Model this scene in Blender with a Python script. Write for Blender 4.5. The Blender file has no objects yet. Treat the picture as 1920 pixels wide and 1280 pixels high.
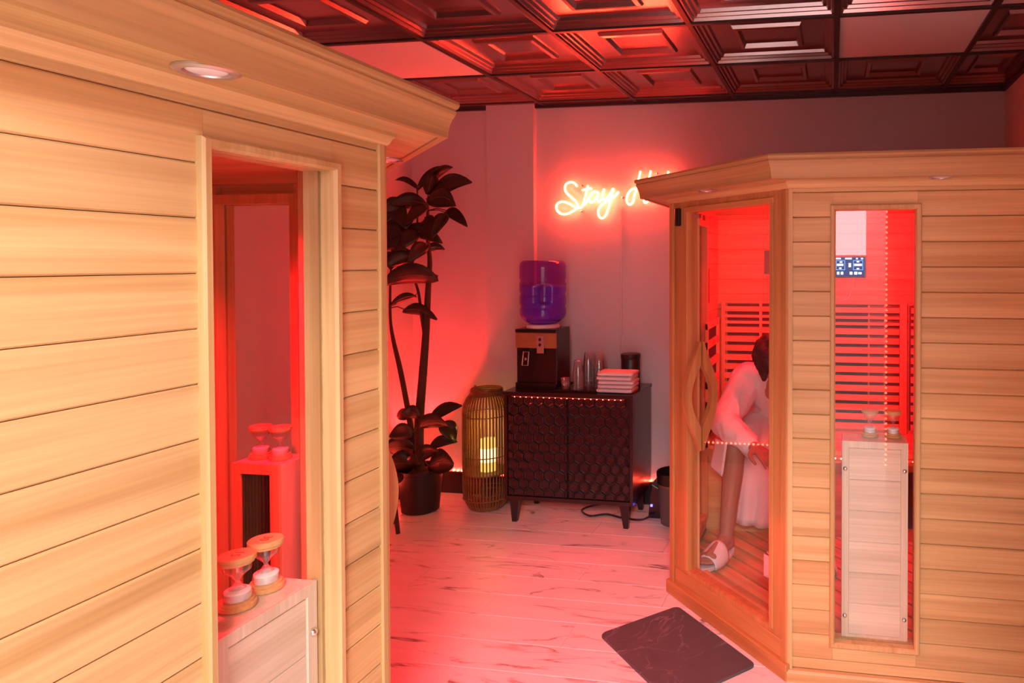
import bpy, bmesh, math, random
from math import pi, sin, cos, sqrt
from mathutils import Vector, Matrix, noise
random.seed(7)
sc = bpy.context.scene
COL = sc.collection

# ------------------------------------------------------------------ camera, exposure, world, main lights
F_PX, CX, CY, YAW, PITCH, CAM_H = 1282.83, 1352.9, 511.4, 0.1612, 0.0173, 1.52
cam_data = bpy.data.cameras.new('camera')
cam_data.sensor_fit = 'HORIZONTAL'
cam_data.sensor_width = 36.0
cam_data.lens = F_PX / 1920 * 36.0
cam_data.shift_x = (960 - CX) / 1920
cam_data.shift_y = (CY - 640) / 1920
cam_data.clip_start = 0.02
cam = bpy.data.objects.new('camera', cam_data)
COL.objects.link(cam)
cam.location = (0, 0, CAM_H)
cam.rotation_euler = (pi / 2 - PITCH, 0, YAW)
sc.camera = cam

sc.view_settings.view_transform = 'Standard'
sc.view_settings.look = 'None'
sc.view_settings.gamma = 1.0
sc.view_settings.use_curve_mapping = False
sc.view_settings.exposure = 0.0

world = bpy.data.worlds.new('world')
sc.world = world
world.use_nodes = True
world.node_tree.nodes['Background'].inputs[0].default_value = (1.0, 0.82, 0.75, 1)
world.node_tree.nodes['Background'].inputs[1].default_value = 0.004

RED = (1.0, 0.006, 0.026)
NEON_RED = (1.0, 0.040, 0.016)

def area_light(name, loc, rot, size, size_y, power, color):
    d = bpy.data.lights.new(name, 'AREA')
    d.shape = 'RECTANGLE'
    d.size, d.size_y = size, size_y
    d.energy = power
    d.color = color
    o = bpy.data.objects.new(name, d)
    COL.objects.link(o)
    o.location = loc
    o.rotation_euler = rot
    return o

# lit ceiling panels of the bright front room behind the camera
area_light('ceiling_lamp', (0.24, -0.95, 2.49), (0, 0, 0), 0.58, 0.58, 142, (1.0, 0.95, 0.89))
area_light('ceiling_lamp', (0.25, -1.85, 2.49), (0, 0, 0), 0.58, 0.58, 66, (0.94, 0.97, 1.0))
# unseen red spot added low behind the plant to brighten the wall
up = bpy.data.lights.new('wall_wash_spot', 'SPOT')
up.energy, up.color, up.spot_size, up.spot_blend, up.shadow_soft_size = 150, (1.0, 0.016, 0.016), 1.05, 0.35, 0.03
uo = bpy.data.objects.new('wall_wash_spot', up); COL.objects.link(uo)
uo.location = (-2.62, 3.93, 0.20)
uo.rotation_euler = (Vector((-2.60, 4.06, 1.0)) - Vector(uo.location)).to_track_quat('-Z', 'Y').to_euler()
# red downlight in the soffit over the left sauna's door
dl = bpy.data.lights.new('soffit_downlight', 'SPOT')
dl.energy, dl.color, dl.spot_size, dl.spot_blend, dl.shadow_soft_size = 120, RED, 1.66, 0.08, 0.03
do = bpy.data.objects.new('soffit_downlight', dl); COL.objects.link(do)
do.location = (-1.2295, 1.7405, 1.794)
DOORWAY_GLOW = 17.0            # glow of the pane standing in for the bright doorway behind the camera
SAUNA_RED = 110.0
NEON_GLOW = 160.0
LED_GLOW = 160.0

# ------------------------------------------------------------------ materials
def new_mat(name):
    m = bpy.data.materials.new(name)
    m.use_nodes = True
    return m, m.node_tree.nodes, m.node_tree.links, m.node_tree.nodes['Principled BSDF']

def plain(name, col, rough=0.5, metal=0.0, spec=0.5, bump=0.0, bscale=60, coat=0.0, var=0.0):
    m, n, l, b = new_mat(name)
    b.inputs['Base Color'].default_value = (*col, 1)
    b.inputs['Roughness'].default_value = rough
    b.inputs['Metallic'].default_value = metal
    b.inputs['Specular IOR Level'].default_value = spec
    b.inputs['Coat Weight'].default_value = coat
    if bump or var:
        tc = n.new('ShaderNodeTexCoord')
        t = n.new('ShaderNodeTexNoise')
        t.inputs['Scale'].default_value = bscale
        t.inputs['Detail'].default_value = 3
        l.new(tc.outputs['Object'], t.inputs['Vector'])
        if bump:
            bp = n.new('ShaderNodeBump')
            bp.inputs['Strength'].default_value = bump
            bp.inputs['Distance'].default_value = 0.004
            l.new(t.outputs[0], bp.inputs['Height'])
            l.new(bp.outputs[0], b.inputs['Normal'])
        if var:
            mr = n.new('ShaderNodeMapRange')
            mr.inputs[1].default_value = 0.3; mr.inputs[2].default_value = 0.7
            mr.inputs[3].default_value = 1 - var; mr.inputs[4].default_value = 1 + var
            l.new(t.outputs[0], mr.inputs[0])
            mx = n.new('ShaderNodeMix'); mx.data_type = 'RGBA'; mx.blend_type = 'MULTIPLY'
            mx.inputs[0].default_value = 1
            mx.inputs[6].default_value = (*col, 1)
            l.new(mr.outputs[0], mx.inputs[7])
            l.new(mx.outputs[2], b.inputs['Base Color'])
    return m

def emit(name, col, strength):
    m = bpy.data.materials.new(name)
    m.use_nodes = True
    n, l = m.node_tree.nodes, m.node_tree.links
    n.remove(n['Principled BSDF'])
    e = n.new('ShaderNodeEmission')
    e.inputs[0].default_value = (*col, 1)
    e.inputs[1].default_value = strength
    l.new(e.outputs[0], n['Material Output'].inputs[0])
    return m

def glass(name, tint=(0.97, 0.97, 0.97), ior=1.5, rough=0.0, haze=0.0, haze_col=(1, 1, 1), shell=False):
    """thin clear pane: straight-through transmission plus a Fresnel reflection"""
    m = bpy.data.materials.new(name)
    m.use_nodes = True
    n, l = m.node_tree.nodes, m.node_tree.links
    n.remove(n['Principled BSDF'])
    tr = n.new('ShaderNodeBsdfTransparent'); tr.inputs[0].default_value = (*tint, 1)
    gl = n.new('ShaderNodeBsdfGlossy'); gl.inputs['Roughness'].default_value = rough
    fr = n.new('ShaderNodeFresnel'); fr.inputs[0].default_value = ior
    mx = n.new('ShaderNodeMixShader')
    ge = n.new('ShaderNodeNewGeometry')
    bk = n.new('ShaderNodeMath'); bk.operation = 'SUBTRACT'; bk.inputs[0].default_value = 1.0
    l.new(ge.outputs['Backfacing'], bk.inputs[1])
    fm = n.new('ShaderNodeMath'); fm.operation = 'MULTIPLY'     # each pane reflects at its outer surface only
    l.new(fr.outputs[0], fm.inputs[0]); l.new(bk.outputs[0], fm.inputs[1])
    l.new(fm.outputs[0], mx.inputs[0])
    if shell:                # single-skin vessel: reflection rises towards the rim, the same from both sides
        lw = n.new('ShaderNodeLayerWeight'); lw.inputs[0].default_value = 0.35
        pw_ = n.new('ShaderNodeMapRange'); pw_.inputs[3].default_value = 0.06; pw_.inputs[4].default_value = 0.75
        l.new(lw.outputs['Facing'], pw_.inputs[0]); l.new(pw_.outputs[0], mx.inputs[0])
    base = tr
    if haze:
        df = n.new('ShaderNodeBsdfDiffuse'); df.inputs[0].default_value = (*haze_col, 1)
        m2 = n.new('ShaderNodeMixShader'); m2.inputs[0].default_value = haze
        l.new(tr.outputs[0], m2.inputs[1]); l.new(df.outputs[0], m2.inputs[2])
        base = m2
    l.new(base.outputs[0], mx.inputs[1]); l.new(gl.outputs[0], mx.inputs[2])
    l.new(mx.outputs[0], n['Material Output'].inputs[0])
    return m

def wood(name, rot, light, dark, rough=0.45, streak=1.0, spread=0.12):
    m, n, l, b = new_mat(name)
    tc = n.new('ShaderNodeTexCoord')
    oi = n.new('ShaderNodeObjectInfo')
    mp = n.new('ShaderNodeMapping'); mp.inputs['Rotation'].default_value = rot
    l.new(tc.outputs['Object'], mp.inputs['Vector'])
    ad = n.new('ShaderNodeVectorMath'); ad.operation = 'ADD'
    sc_ = n.new('ShaderNodeVectorMath'); sc_.operation = 'SCALE'
    cb = n.new('ShaderNodeCombineXYZ')
    for i in range(3): l.new(oi.outputs['Random'], cb.inputs[i])
    l.new(cb.outputs[0], sc_.inputs[0]); sc_.inputs['Scale'].default_value = 13.7
    l.new(mp.outputs[0], ad.inputs[0]); l.new(sc_.outputs[0], ad.inputs[1])
    def tex(scale, detail, dist=0.0):
        mm = n.new('ShaderNodeMapping'); mm.inputs['Scale'].default_value = scale
        l.new(ad.outputs[0], mm.inputs[0])
        t = n.new('ShaderNodeTexNoise'); t.inputs['Scale'].default_value = 1.0
        t.inputs['Detail'].default_value = detail
        t.inputs['Distortion'].default_value = dist
        l.new(mm.outputs[0], t.inputs['Vector'])
        return t
    t1 = tex((0.9, 22, 22), 3, 0.4)
    t2 = tex((2.5, 150, 150), 2)
    rp = n.new('ShaderNodeValToRGB')
    rp.color_ramp.elements[0].position = 0.30; rp.color_ramp.elements[0].color = (*dark, 1)
    rp.color_ramp.elements[1].position = 0.62; rp.color_ramp.elements[1].color = (*light, 1)
    l.new(t1.outputs[0], rp.inputs[0])
    mr = n.new('ShaderNodeMapRange'); mr.inputs[1].default_value = 0.3; mr.inputs[2].default_value = 0.7
    mr.inputs[3].default_value = 1 - 0.10 * streak; mr.inputs[4].default_value = 1 + 0.06 * streak
    l.new(t2.outputs[0], mr.inputs[0])
    m2 = n.new('ShaderNodeMapRange'); m2.inputs[3].default_value = 1 - spread; m2.inputs[4].default_value = 1 + spread * 0.6
    l.new(oi.outputs['Random'], m2.inputs[0])
    mu = n.new('ShaderNodeMath'); mu.operation = 'MULTIPLY'
    l.new(mr.outputs[0], mu.inputs[0]); l.new(m2.outputs[0], mu.inputs[1])
    mx = n.new('ShaderNodeMix'); mx.data_type = 'RGBA'; mx.blend_type = 'MULTIPLY'; mx.inputs[0].default_value = 1
    l.new(rp.outputs[0], mx.inputs[6]); l.new(mu.outputs[0], mx.inputs[7])
    l.new(mx.outputs[2], b.inputs['Base Color'])
    b.inputs['Roughness'].default_value = rough
    b.inputs['Specular IOR Level'].default_value = 0.35
    bp = n.new('ShaderNodeBump'); bp.inputs['Strength'].default_value = 0.12; bp.inputs['Distance'].default_value = 0.002
    l.new(t2.outputs[0], bp.inputs['Height']); l.new(bp.outputs[0], b.inputs['Normal'])
    return m

HEM_L, HEM_D = (0.65, 0.435, 0.20), (0.49, 0.295, 0.115)
ROT = {'x': (0, 0, 0), 'y': (0, 0, -pi / 2), 'z': (0, pi / 2, 0), 'd': (0, 0, -3 * pi / 4)}
HEM = {k: wood('hemlock_grain_' + k, r, HEM_L, HEM_D) for k, r in ROT.items()}
TRIMW = {k: wood('cornice_grain_' + k, r, (0.50, 0.31, 0.135), (0.38, 0.215, 0.085), spread=0.05) for k, r in ROT.items()}
CEDAR = {k: wood('cedar_grain_' + k, r, (0.56, 0.27, 0.10), (0.42, 0.185, 0.06), spread=0.04) for k, r in ROT.items()}
PALE = {k: wood('pale_veneer_' + k, r, (0.72, 0.60, 0.46), (0.60, 0.48, 0.34), spread=0.04) for k, r in ROT.items()}

def marble_mat(name, base, mottle, vein, scale, rough, width=0.018):
    m, n, l, b = new_mat(name)
    tc = n.new('ShaderNodeTexCoord'); oi = n.new('ShaderNodeObjectInfo')
    cb = n.new('ShaderNodeCombineXYZ'); sc_ = n.new('ShaderNodeVectorMath'); sc_.operation = 'SCALE'
    sc_.inputs['Scale'].default_value = 31.0
    for i in range(3): l.new(oi.outputs['Random'], cb.inputs[i])
    l.new(cb.outputs[0], sc_.inputs[0])
    ad = n.new('ShaderNodeVectorMath'); ad.operation = 'ADD'
    l.new(tc.outputs['Object'], ad.inputs[0]); l.new(sc_.outputs[0], ad.inputs[1])
    mp = n.new('ShaderNodeMapping'); mp.inputs['Scale'].default_value = scale
    mp.inputs['Rotation'].default_value = (0, 0, 0.22)
    l.new(ad.outputs[0], mp.inputs[0])
    t = n.new('ShaderNodeTexNoise'); t.inputs['Scale'].default_value = 1.0; t.inputs['Detail'].default_value = 5
    t.inputs['Distortion'].default_value = 0.7
    l.new(mp.outputs[0], t.inputs['Vector'])
    s = n.new('ShaderNodeMath'); s.operation = 'SUBTRACT'; s.inputs[1].default_value = 0.5
    a = n.new('ShaderNodeMath'); a.operation = 'ABSOLUTE'
    l.new(t.outputs[0], s.inputs[0]); l.new(s.outputs[0], a.inputs[0])
    mr = n.new('ShaderNodeMapRange'); mr.inputs[1].default_value = 0.0; mr.inputs[2].default_value = width
    mr.inputs[3].default_value = 1.0; mr.inputs[4].default_value = 0.0
    l.new(a.outputs[0], mr.inputs[0])
    t2 = n.new('ShaderNodeTexNoise'); t2.inputs['Scale'].default_value = 2.6; t2.inputs['Detail'].default_value = 4
    l.new(mp.outputs[0], t2.inputs['Vector'])
    mk = n.new('ShaderNodeMapRange'); mk.inputs[1].default_value = 0.42; mk.inputs[2].default_value = 0.66
    l.new(t2.outputs[0], mk.inputs[0])
    mu = n.new('ShaderNodeMath'); mu.operation = 'MULTIPLY'
    l.new(mr.outputs[0], mu.inputs[0]); l.new(mk.outputs[0], mu.inputs[1])
    mx = n.new('ShaderNodeMix'); mx.data_type = 'RGBA'
    mx.inputs[6].default_value = (*base, 1); mx.inputs[7].default_value = (*mottle, 1)
    l.new(t2.outputs[0], mx.inputs[0])
    m2 = n.new('ShaderNodeMix'); m2.data_type = 'RGBA'; m2.inputs[7].default_value = (*vein, 1)
    l.new(mu.outputs[0], m2.inputs[0]); l.new(mx.outputs[2], m2.inputs[6])
    l.new(m2.outputs[2], b.inputs['Base Color'])
    b.inputs['Roughness'].default_value = rough
    return m

M = dict(
    wall=plain('wall_paint', (0.60, 0.57, 0.60), 0.75, bump=0.05, bscale=220, spec=0.2),
    floor=marble_mat('marble_vinyl', (0.82, 0.79, 0.78), (0.66, 0.61, 0.60), (0.16, 0.10, 0.09), (1.3, 6.5, 1), 0.38),
    joint=plain('floor_joint', (0.20, 0.15, 0.14), 0.8),
    tile=plain('dark_ceiling_tile', (0.40, 0.27, 0.27), 0.21, metal=0.9, spec=0.5, bump=0.04, bscale=90),
    tbar=plain('dark_grid_bar', (0.035, 0.03, 0.03), 0.4, spec=0.4),
    diffuser=plain('white_light_diffuser', (0.75, 0.72, 0.72), 0.55, spec=0.3),
    black=plain('black_paint', (0.012, 0.011, 0.012), 0.4),
    blackgloss=plain('black_plastic', (0.010, 0.009, 0.011), 0.22, coat=0.2),
    cabinet=plain('dark_brown_lacquer', (0.018, 0.011, 0.013), 0.26, coat=0.25),
    chrome=plain('chrome', (0.80, 0.80, 0.82), 0.10, metal=1.0),
    darkglass=plain('heater_carbon', (0.014, 0.010, 0.010), 0.5, bump=0.3, bscale=300),
    heatermid=plain('heater_panel_brown', (0.10, 0.05, 0.045), 0.6),
    pane=glass('window_glass'),
    acrylic=glass('clear_acrylic', (0.96, 0.94, 0.93), haze=0.03, haze_col=(0.9, 0.85, 0.8)),
    cup=glass('clear_plastic', (0.90, 0.90, 0.90), haze=0.07, haze_col=(0.9, 0.9, 0.9), rough=0.12, shell=True),
    bulb=glass('hourglass_glass', (0.93, 0.93, 0.93), haze=0.04, rough=0.02, shell=True),
    sand=plain('white_sand', (0.85, 0.84, 0.80), 0.9, bump=0.3, bscale=900),
    capwood=wood('bamboo_cap', (0, 0, 0), (0.66, 0.40, 0.17), (0.56, 0.32, 0.12), spread=0.02),
    ink=plain('burnt_numeral', (0.20, 0.06, 0.02), 0.8),
    neon=emit('neon_tube_glow', NEON_RED, NEON_GLOW),
    led=emit('red_led_bead', (1.0, 0.06, 0.03), LED_GLOW),
    ledstrip=plain('led_tape', (0.5, 0.12, 0.10), 0.5),
    screen=emit('tablet_screen', (0.03, 0.03, 0.22), 0.9),
    icons=emit('screen_icons', (0.75, 0.85, 1.0), 2.2),
    iconb=emit('screen_outlines', (0.15, 0.45, 1.0), 1.6),
    blueled=emit('blue_indicator', (0.12, 0.10, 1.0), 6),
    candle=emit('candle_wax_lit', (1.0, 0.58, 0.10), 1.25),
    flame=emit('candle_glow', (1.0, 0.72, 0.22), 3.6),
    leaf=plain('dark_leaf', (0.026, 0.019, 0.011), 0.38, var=0.25, bscale=9),
    leafvein=plain('leaf_midrib', (0.10, 0.06, 0.035), 0.5),
    bark=plain('brown_bark', (0.06, 0.03, 0.02), 0.8, bump=0.5, bscale=50),
    pot=plain('black_pot', (0.012, 0.010, 0.010), 0.5),
    soil=plain('potting_moss', (0.025, 0.016, 0.010), 0.95, bump=1.0, bscale=90),
    rattan=plain('bamboo_slat', (0.20, 0.105, 0.035), 0.5, var=0.2, bscale=30),
    mat=marble_mat('slate_mat', (0.085, 0.085, 0.095), (0.060, 0.060, 0.068), (0.20, 0.18, 0.20), (3.2, 5.5, 1), 0.75, width=0.010),
    trash=plain('grey_plastic', (0.10, 0.085, 0.09), 0.5),
    towel=plain('white_terry', (0.80, 0.76, 0.76), 0.95, bump=0.8, bscale=320, spec=0.1),
    robe=plain('white_terry_robe', (0.82, 0.77, 0.77), 0.95, bump=0.7, bscale=240, spec=0.1),
    slipper=plain('white_slipper', (0.82, 0.78, 0.78), 0.85, bump=0.4, bscale=260),
    skin=plain('skin', (0.42, 0.215, 0.145), 0.5, bump=0.05, bscale=120, spec=0.35),
    hair=plain('dark_hair', (0.018, 0.010, 0.008), 0.6, bump=0.9, bscale=110),
    eyewhite=plain('eye_white', (0.7, 0.68, 0.66), 0.2),
    lip=plain('lip_skin', (0.40, 0.15, 0.11), 0.45),
    copper=plain('wood_tone_band', (0.34, 0.15, 0.06), 0.45, var=0.10, bscale=70),
    silver=plain('brushed_silver', (0.62, 0.60, 0.62), 0.30, metal=0.85),
    jug=None, water=None,
    collar=plain('white_collar', (0.75, 0.70, 0.72), 0.5),
    rearwhite=plain('front_room_paint', (0.45, 0.43, 0.42), 0.7),
    daylight=emit('doorway_pane_glow', (0.96, 0.97, 1.0), DOORWAY_GLOW),
)
M['jug'] = glass('blue_bottle_plastic', (0.66, 0.42, 0.88), rough=0.06, haze=0.16, haze_col=(0.30, 0.06, 0.60))
M['water'] = glass('water_in_bottle', (0.55, 0.40, 0.97), ior=1.15, haze=0.50, haze_col=(0.34, 0.20, 1.0))

# ------------------------------------------------------------------ object helpers
def tag(o, label=None, cat=None, group=None, kind=None):
    if label: o['label'] = label
    if cat: o['category'] = cat
    if group: o['group'] = group
    if kind: o['kind'] = kind
    return o

def empty(name, loc=(0, 0, 0), rz=0.0, label=None, cat=None, group=None):
    o = bpy.data.objects.new(name, None)
    o.empty_display_size = 0.05
    COL.objects.link(o)
    o.location = loc
    o.rotation_euler = (0, 0, rz)
    return tag(o, label, cat, group)

def link_mesh(name, me, mat, parent=None, loc=None, rot=None):
    o = bpy.data.objects.new(name, me)
    COL.objects.link(o)
    if mat is not None and not me.materials:
        me.materials.append(mat)
    if parent: o.parent = parent
    if loc: o.location = loc
    if rot: o.rotation_euler = rot
    return o

def copy_tree(o, parent=None):
    c = o.copy()
    COL.objects.link(c)
    c.parent = parent
    for ch in list(o.children):
        copy_tree(ch, c)
    return c

class MB:
    """collects vertices and faces, then links them as one mesh object"""
    def __init__(self): self.v, self.f = [], []
    def add(self, vs, fs):
        k = len(self.v)
        self.v += [tuple(p) for p in vs]
        self.f += [tuple(i + k for i in f) for f in fs]
        return self
    def box(self, x0, y0, z0, x1, y1, z1):
        vs = [(x, y, z) for z in (z0, z1) for y in (y0, y1) for x in (x0, x1)]
        return self.add(vs, [(0, 2, 3, 1), (4, 5, 7, 6), (0, 1, 5, 4), (2, 6, 7, 3), (0, 4, 6, 2), (1, 3, 7, 5)])
    def hexa(self, P):      # eight corner points: four of one face, then the matching four
        return self.add(P, [(3, 2, 1, 0), (4, 5, 6, 7), (0, 1, 5, 4), (1, 2, 6, 5), (2, 3, 7, 6), (3, 0, 4, 7)])
    def prism(self, A, B):  # two matching outlines joined by side faces and capped
        n = len(A)
        fs = [tuple(range(n - 1, -1, -1)), tuple(range(n, 2 * n))]
        fs += [(i, (i + 1) % n, n + (i + 1) % n, n + i) for i in range(n)]
        return self.add(list(A) + list(B), fs)
    def rings(self, R, cap=True, closed=False):   # loft through rings of equal size
        n = len(R[0]); vs = [p for r in R for p in r]; fs = []
        m = len(R)
        for k in range(m if closed else m - 1):
            a, b = k * n, ((k + 1) % m) * n
            fs += [(a + i, a + (i + 1) % n, b + (i + 1) % n, b + i) for i in range(n)]
        if cap and not closed:
            fs += [tuple(range(n - 1, -1, -1)), tuple(range((m - 1) * n, m * n))]
        return self.add(vs, fs)
    def lathe(self, prof, c=(0, 0, 0), n=24, cap=True):
        R = [[(c[0] + r * cos(2 * pi * i / n), c[1] + r * sin(2 * pi * i / n), c[2] + z) for i in range(n)] for r, z in prof]
        return self.rings(R, cap)
    def tube(self, pts, rad, n=8, closed=False):
        pts = [Vector(p) for p in pts]
        if not isinstance(rad, (list, tuple)): rad = [rad] * len(pts)
        m = len(pts); R = []; ref = None
        for i, p in enumerate(pts):
            a = pts[(i - 1) % m] if closed or i > 0 else p
            b = pts[(i + 1) % m] if closed or i < m - 1 else p
            t = (b - a).normalized()
            if ref is None:
                ref = t.cross(Vector((0, 0, 1)))
                if ref.length < 0.05: ref = t.cross(Vector((0, 1, 0)))
            ref = (ref - t * ref.dot(t)).normalized()
            bi = t.cross(ref)
            R.append([tuple(p + (ref * cos(2 * pi * k / n) + bi * sin(2 * pi * k / n)) * rad[i]) for k in range(n)])
        return self.rings(R, True, closed)
    def mesh(self, name, smooth=False, fix=True):
        me = bpy.data.meshes.new(name)
        me.from_pydata(self.v, [], self.f)
        if fix:
            bm = bmesh.new(); bm.from_mesh(me)
            bmesh.ops.recalc_face_normals(bm, faces=bm.faces)
            bm.to_mesh(me); bm.free()
        if smooth:
            for p in me.polygons: p.use_smooth = True
        me.update()
        return me
    def build(self, name, mat, parent=None, smooth=False, bevel=0.0, segs=2, auto=None, loc=None):
        me = self.mesh(name, smooth or auto is not None)
        if bevel:
            bm = bmesh.new(); bm.from_mesh(me)
            bmesh.ops.bevel(bm, geom=list(bm.edges), offset=bevel, segments=segs, affect='EDGES', profile=0.6)
            bm.to_mesh(me); bm.free()
        if auto is not None:
            bm = bmesh.new(); bm.from_mesh(me)
            for e in bm.edges:
                if len(e.link_faces) == 2 and e.calc_face_angle(0) > auto: e.smooth = False
            bm.to_mesh(me); bm.free()
        return link_mesh(name, me, mat, parent, loc)

def smooth_path(pts, per=6):
    """Catmull-Rom through the points"""
    P = [Vector(p) for p in pts]; out = []
    for i in range(len(P) - 1):
        a, b, c, d = P[max(i - 1, 0)], P[i], P[i + 1], P[min(i + 2, len(P) - 1)]
        for k in range(per):
            t = k / per
            out.append(0.5 * ((2 * b) + (c - a) * t + (2 * a - 5 * b + 4 * c - d) * t * t + (3 * b - a - 3 * c + d) * t ** 3))
    out.append(P[-1])
    return out

def text_mesh(s, size, depth):
    cu = bpy.data.curves.new('lettering', 'FONT')
    cu.body = s; cu.size = size; cu.extrude = depth
    cu.align_x = 'CENTER'; cu.align_y = 'CENTER'; cu.resolution_u = 3
    ob = bpy.data.objects.new('lettering', cu)
    COL.objects.link(ob)
    bpy.context.view_layer.update()
    dg = bpy.context.evaluated_depsgraph_get()
    me = bpy.data.meshes.new_from_object(ob.evaluated_get(dg))
    bpy.data.objects.remove(ob); bpy.data.curves.remove(cu)
    return me

def blend_mesh(name, mb, voxel, iters, factor=0.6):
    """voxel-unites overlapping shapes into one continuous smooth surface"""
    me = mb.mesh(name)
    ob = bpy.data.objects.new(name, me); COL.objects.link(ob)
    r = ob.modifiers.new('r', 'REMESH'); r.mode = 'VOXEL'; r.voxel_size = voxel
    s = ob.modifiers.new('s', 'SMOOTH'); s.iterations = iters; s.factor = factor
    bpy.context.view_layer.update()
    dg = bpy.context.evaluated_depsgraph_get()
    out = bpy.data.meshes.new_from_object(ob.evaluated_get(dg))
    bpy.data.objects.remove(ob); bpy.data.meshes.remove(me)
    out.name = name
    for p in out.polygons: p.use_smooth = True
    return out

def capsule(mb, a, ra, b, rb, n=14):
    a, b = Vector(a), Vector(b)
    t = (b - a)
    L = t.length
    t = t.normalized() if L > 1e-6 else Vector((0, 0, 1))
    u = t.cross(Vector((0, 0, 1)))
    if u.length < 0.05: u = t.cross(Vector((0, 1, 0)))
    u.normalize(); w = t.cross(u)
    R = []
    for k in range(5):
        th = pi / 2 * (1 - k / 4) if k < 4 else 0
        r = max(ra * cos(th), ra * 0.02); c = a - t * ra * sin(th)
        R.append([tuple(c + (u * cos(2 * pi * i / n) + w * sin(2 * pi * i / n)) * r) for i in range(n)])
    for k in range(5):
        th = pi / 2 * k / 4
        r = max(rb * cos(th), rb * 0.02); c = b + t * rb * sin(th)
        R.append([tuple(c + (u * cos(2 * pi * i / n) + w * sin(2 * pi * i / n)) * r) for i in range(n)])
    mb.rings(R)

# ------------------------------------------------------------------ room shell
XL, XR, YB, YF, ZC = -2.74, 0.97, 4.134, -2.20, 2.508

def structure(o): o['kind'] = 'structure'; return o

floor = structure(MB().box(XL - 0.1, YF - 0.1, -0.06, XR + 0.1, YB + 0.1, -0.003).build('floor', M['joint']))
pw, pl = 0.182, 1.22
row = 0
y = YF
while y < YB:
    y1 = min(y + pw, YB)
    x = XL - pl * ((row * 0.37) % 1.0)
    while x < XR:
        xa, xb = max(x, XL), min(x + pl, XR)
        if xb - xa > 0.02:
            g, c, h = 0.0006, 0.0015, 0.0025
            A = [(xa + g, y + g, -h), (xb - g, y + g, -h), (xb - g, y1 - g, -h), (xa + g, y1 - g, -h)]
            B = [(xa + g, y + g, -c), (xb - g, y + g, -c), (xb - g, y1 - g, -c), (xa + g, y1 - g, -c)]
            T = [(xa + g + c, y + g + c, 0), (xb - g - c, y + g + c, 0), (xb - g - c, y1 - g - c, 0), (xa + g + c, y1 - g - c, 0)]
            MB().rings([A, B, T]).build('plank', M['floor'], floor)
        x += pl
    y += pw; row += 1

structure(MB().box(XL - 0.1, YB, 0, XR + 0.1, YB + 0.1, ZC + 0.1).build('wall_back', M['wall']))
structure(MB().box(XL - 0.1, YF - 0.1, 0, XL, YB, ZC + 0.1).build('wall_left', M['wall']))
structure(MB().box(XR, 0.2, 0, XR + 0.1, YB, ZC + 0.1).build('wall_right', M['wall']))
structure(MB().box(0.36, 0.20, 0, XR, 0.30, ZC + 0.02).build('wall_partition', M['wall']))
structure(MB().box(XL, 0.20, 1.97, 0.36, 0.30, ZC + 0.02).build('shading_header', M['wall']))  # unseen header added to keep front-room light off the upper walls and cornices
structure(MB().box(XR, YF - 0.1, 0, XR + 0.1, 0.2, ZC + 0.1).build('wall_front_right', M['rearwhite']))
# front wall; added glowing pane stands in for the top of a bright doorway
WX0, WX1, WZ0, WZ1 = -0.02, 0.34, 1.58, 2.36
fw = MB()
fw.box(XL, YF - 0.1, 0, WX0, YF, ZC + 0.02); fw.box(WX1, YF - 0.1, 0, XR, YF, ZC + 0.02)
fw.box(WX0, YF - 0.1, 0, WX1, YF, WZ0); fw.box(WX0, YF - 0.1, WZ1, WX1, YF, ZC + 0.02)
structure(fw.build('wall_front', M['rearwhite']))
win = structure(MB().box(WX0, YF - 0.08, WZ0, WX1, YF - 0.07, WZ1).build('doorway_stand_in', M['daylight']))
# pilaster on the back wall and the sign's cord cover
structure(MB().box(-2.19, YB - 0.045, 0, -1.87, YB + 0.001, ZC + 0.01).build('trim_1', M['wall']))
# black baseboard on the back wall, stepping around the pilaster
bb = MB()
bb.box(XL, YB - 0.014, 0, -2.19, YB, 0.14); bb.box(-2.204, YB - 0.059, 0, -1.856, YB - 0.045, 0.14)
bb.box(-2.204, YB - 0.045, 0, -2.19, YB, 0.14); bb.box(-1.87, YB - 0.045, 0, -1.856, YB, 0.14)
bb.box(-1.856, YB - 0.014, 0, XR, YB, 0.14)
structure(bb.build('baseboard_back', M['black']))
structure(MB().box(XL, 2.2, 0, XL + 0.014, YB - 0.014, 0.14).build('baseboard_left', M['black']))

# coffered ceiling
ceiling = structure(MB().box(XL - 0.1, YF - 0.1, ZC + 0.055, XR + 0.1, YB + 0.1, ZC + 0.12).build('ceiling', M['tbar']))
S = 0.61
def tile_mesh():
    h = S / 2 - 0.012
    prof = [(0.0, 0.004), (0.010, 0.004), (0.016, 0.016), (0.026, 0.016), (0.032, 0.027), (0.044, 0.027), (0.050, 0.040),
            (0.140, 0.040), (0.148, 0.026), (0.166, 0.024), (0.176, 0.044), (0.1765, 0.044)]
    R = []
    for d, z in prof:
        a = h - d
        R.append([(-a, -a, z), (a, -a, z), (a, a, z), (-a, a, z)])
    mb = MB(); mb.rings(R, cap=False)
    k = len(mb.v)
    mb.f.append((k - 4, k - 3, k - 2, k - 1))
    return mb.mesh('ceiling_tile', fix=False)
TILE = tile_mesh()
TILE.materials.append(M['tile'])
FLAT = MB().box(-0.293, -0.293, 0.006, 0.293, 0.293, 0.014).mesh('diffuser_panel')
FLAT.materials.append(M['diffuser'])
gx0, gy0 = -1.205, 4.042
xs = [gx0 + i * S for i in range(-3, 5)]
ys = [gy0 - j * S for j in range(0, 11)]
flat_cells = {(-2, 1), (3 - 1, 1)}
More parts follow.
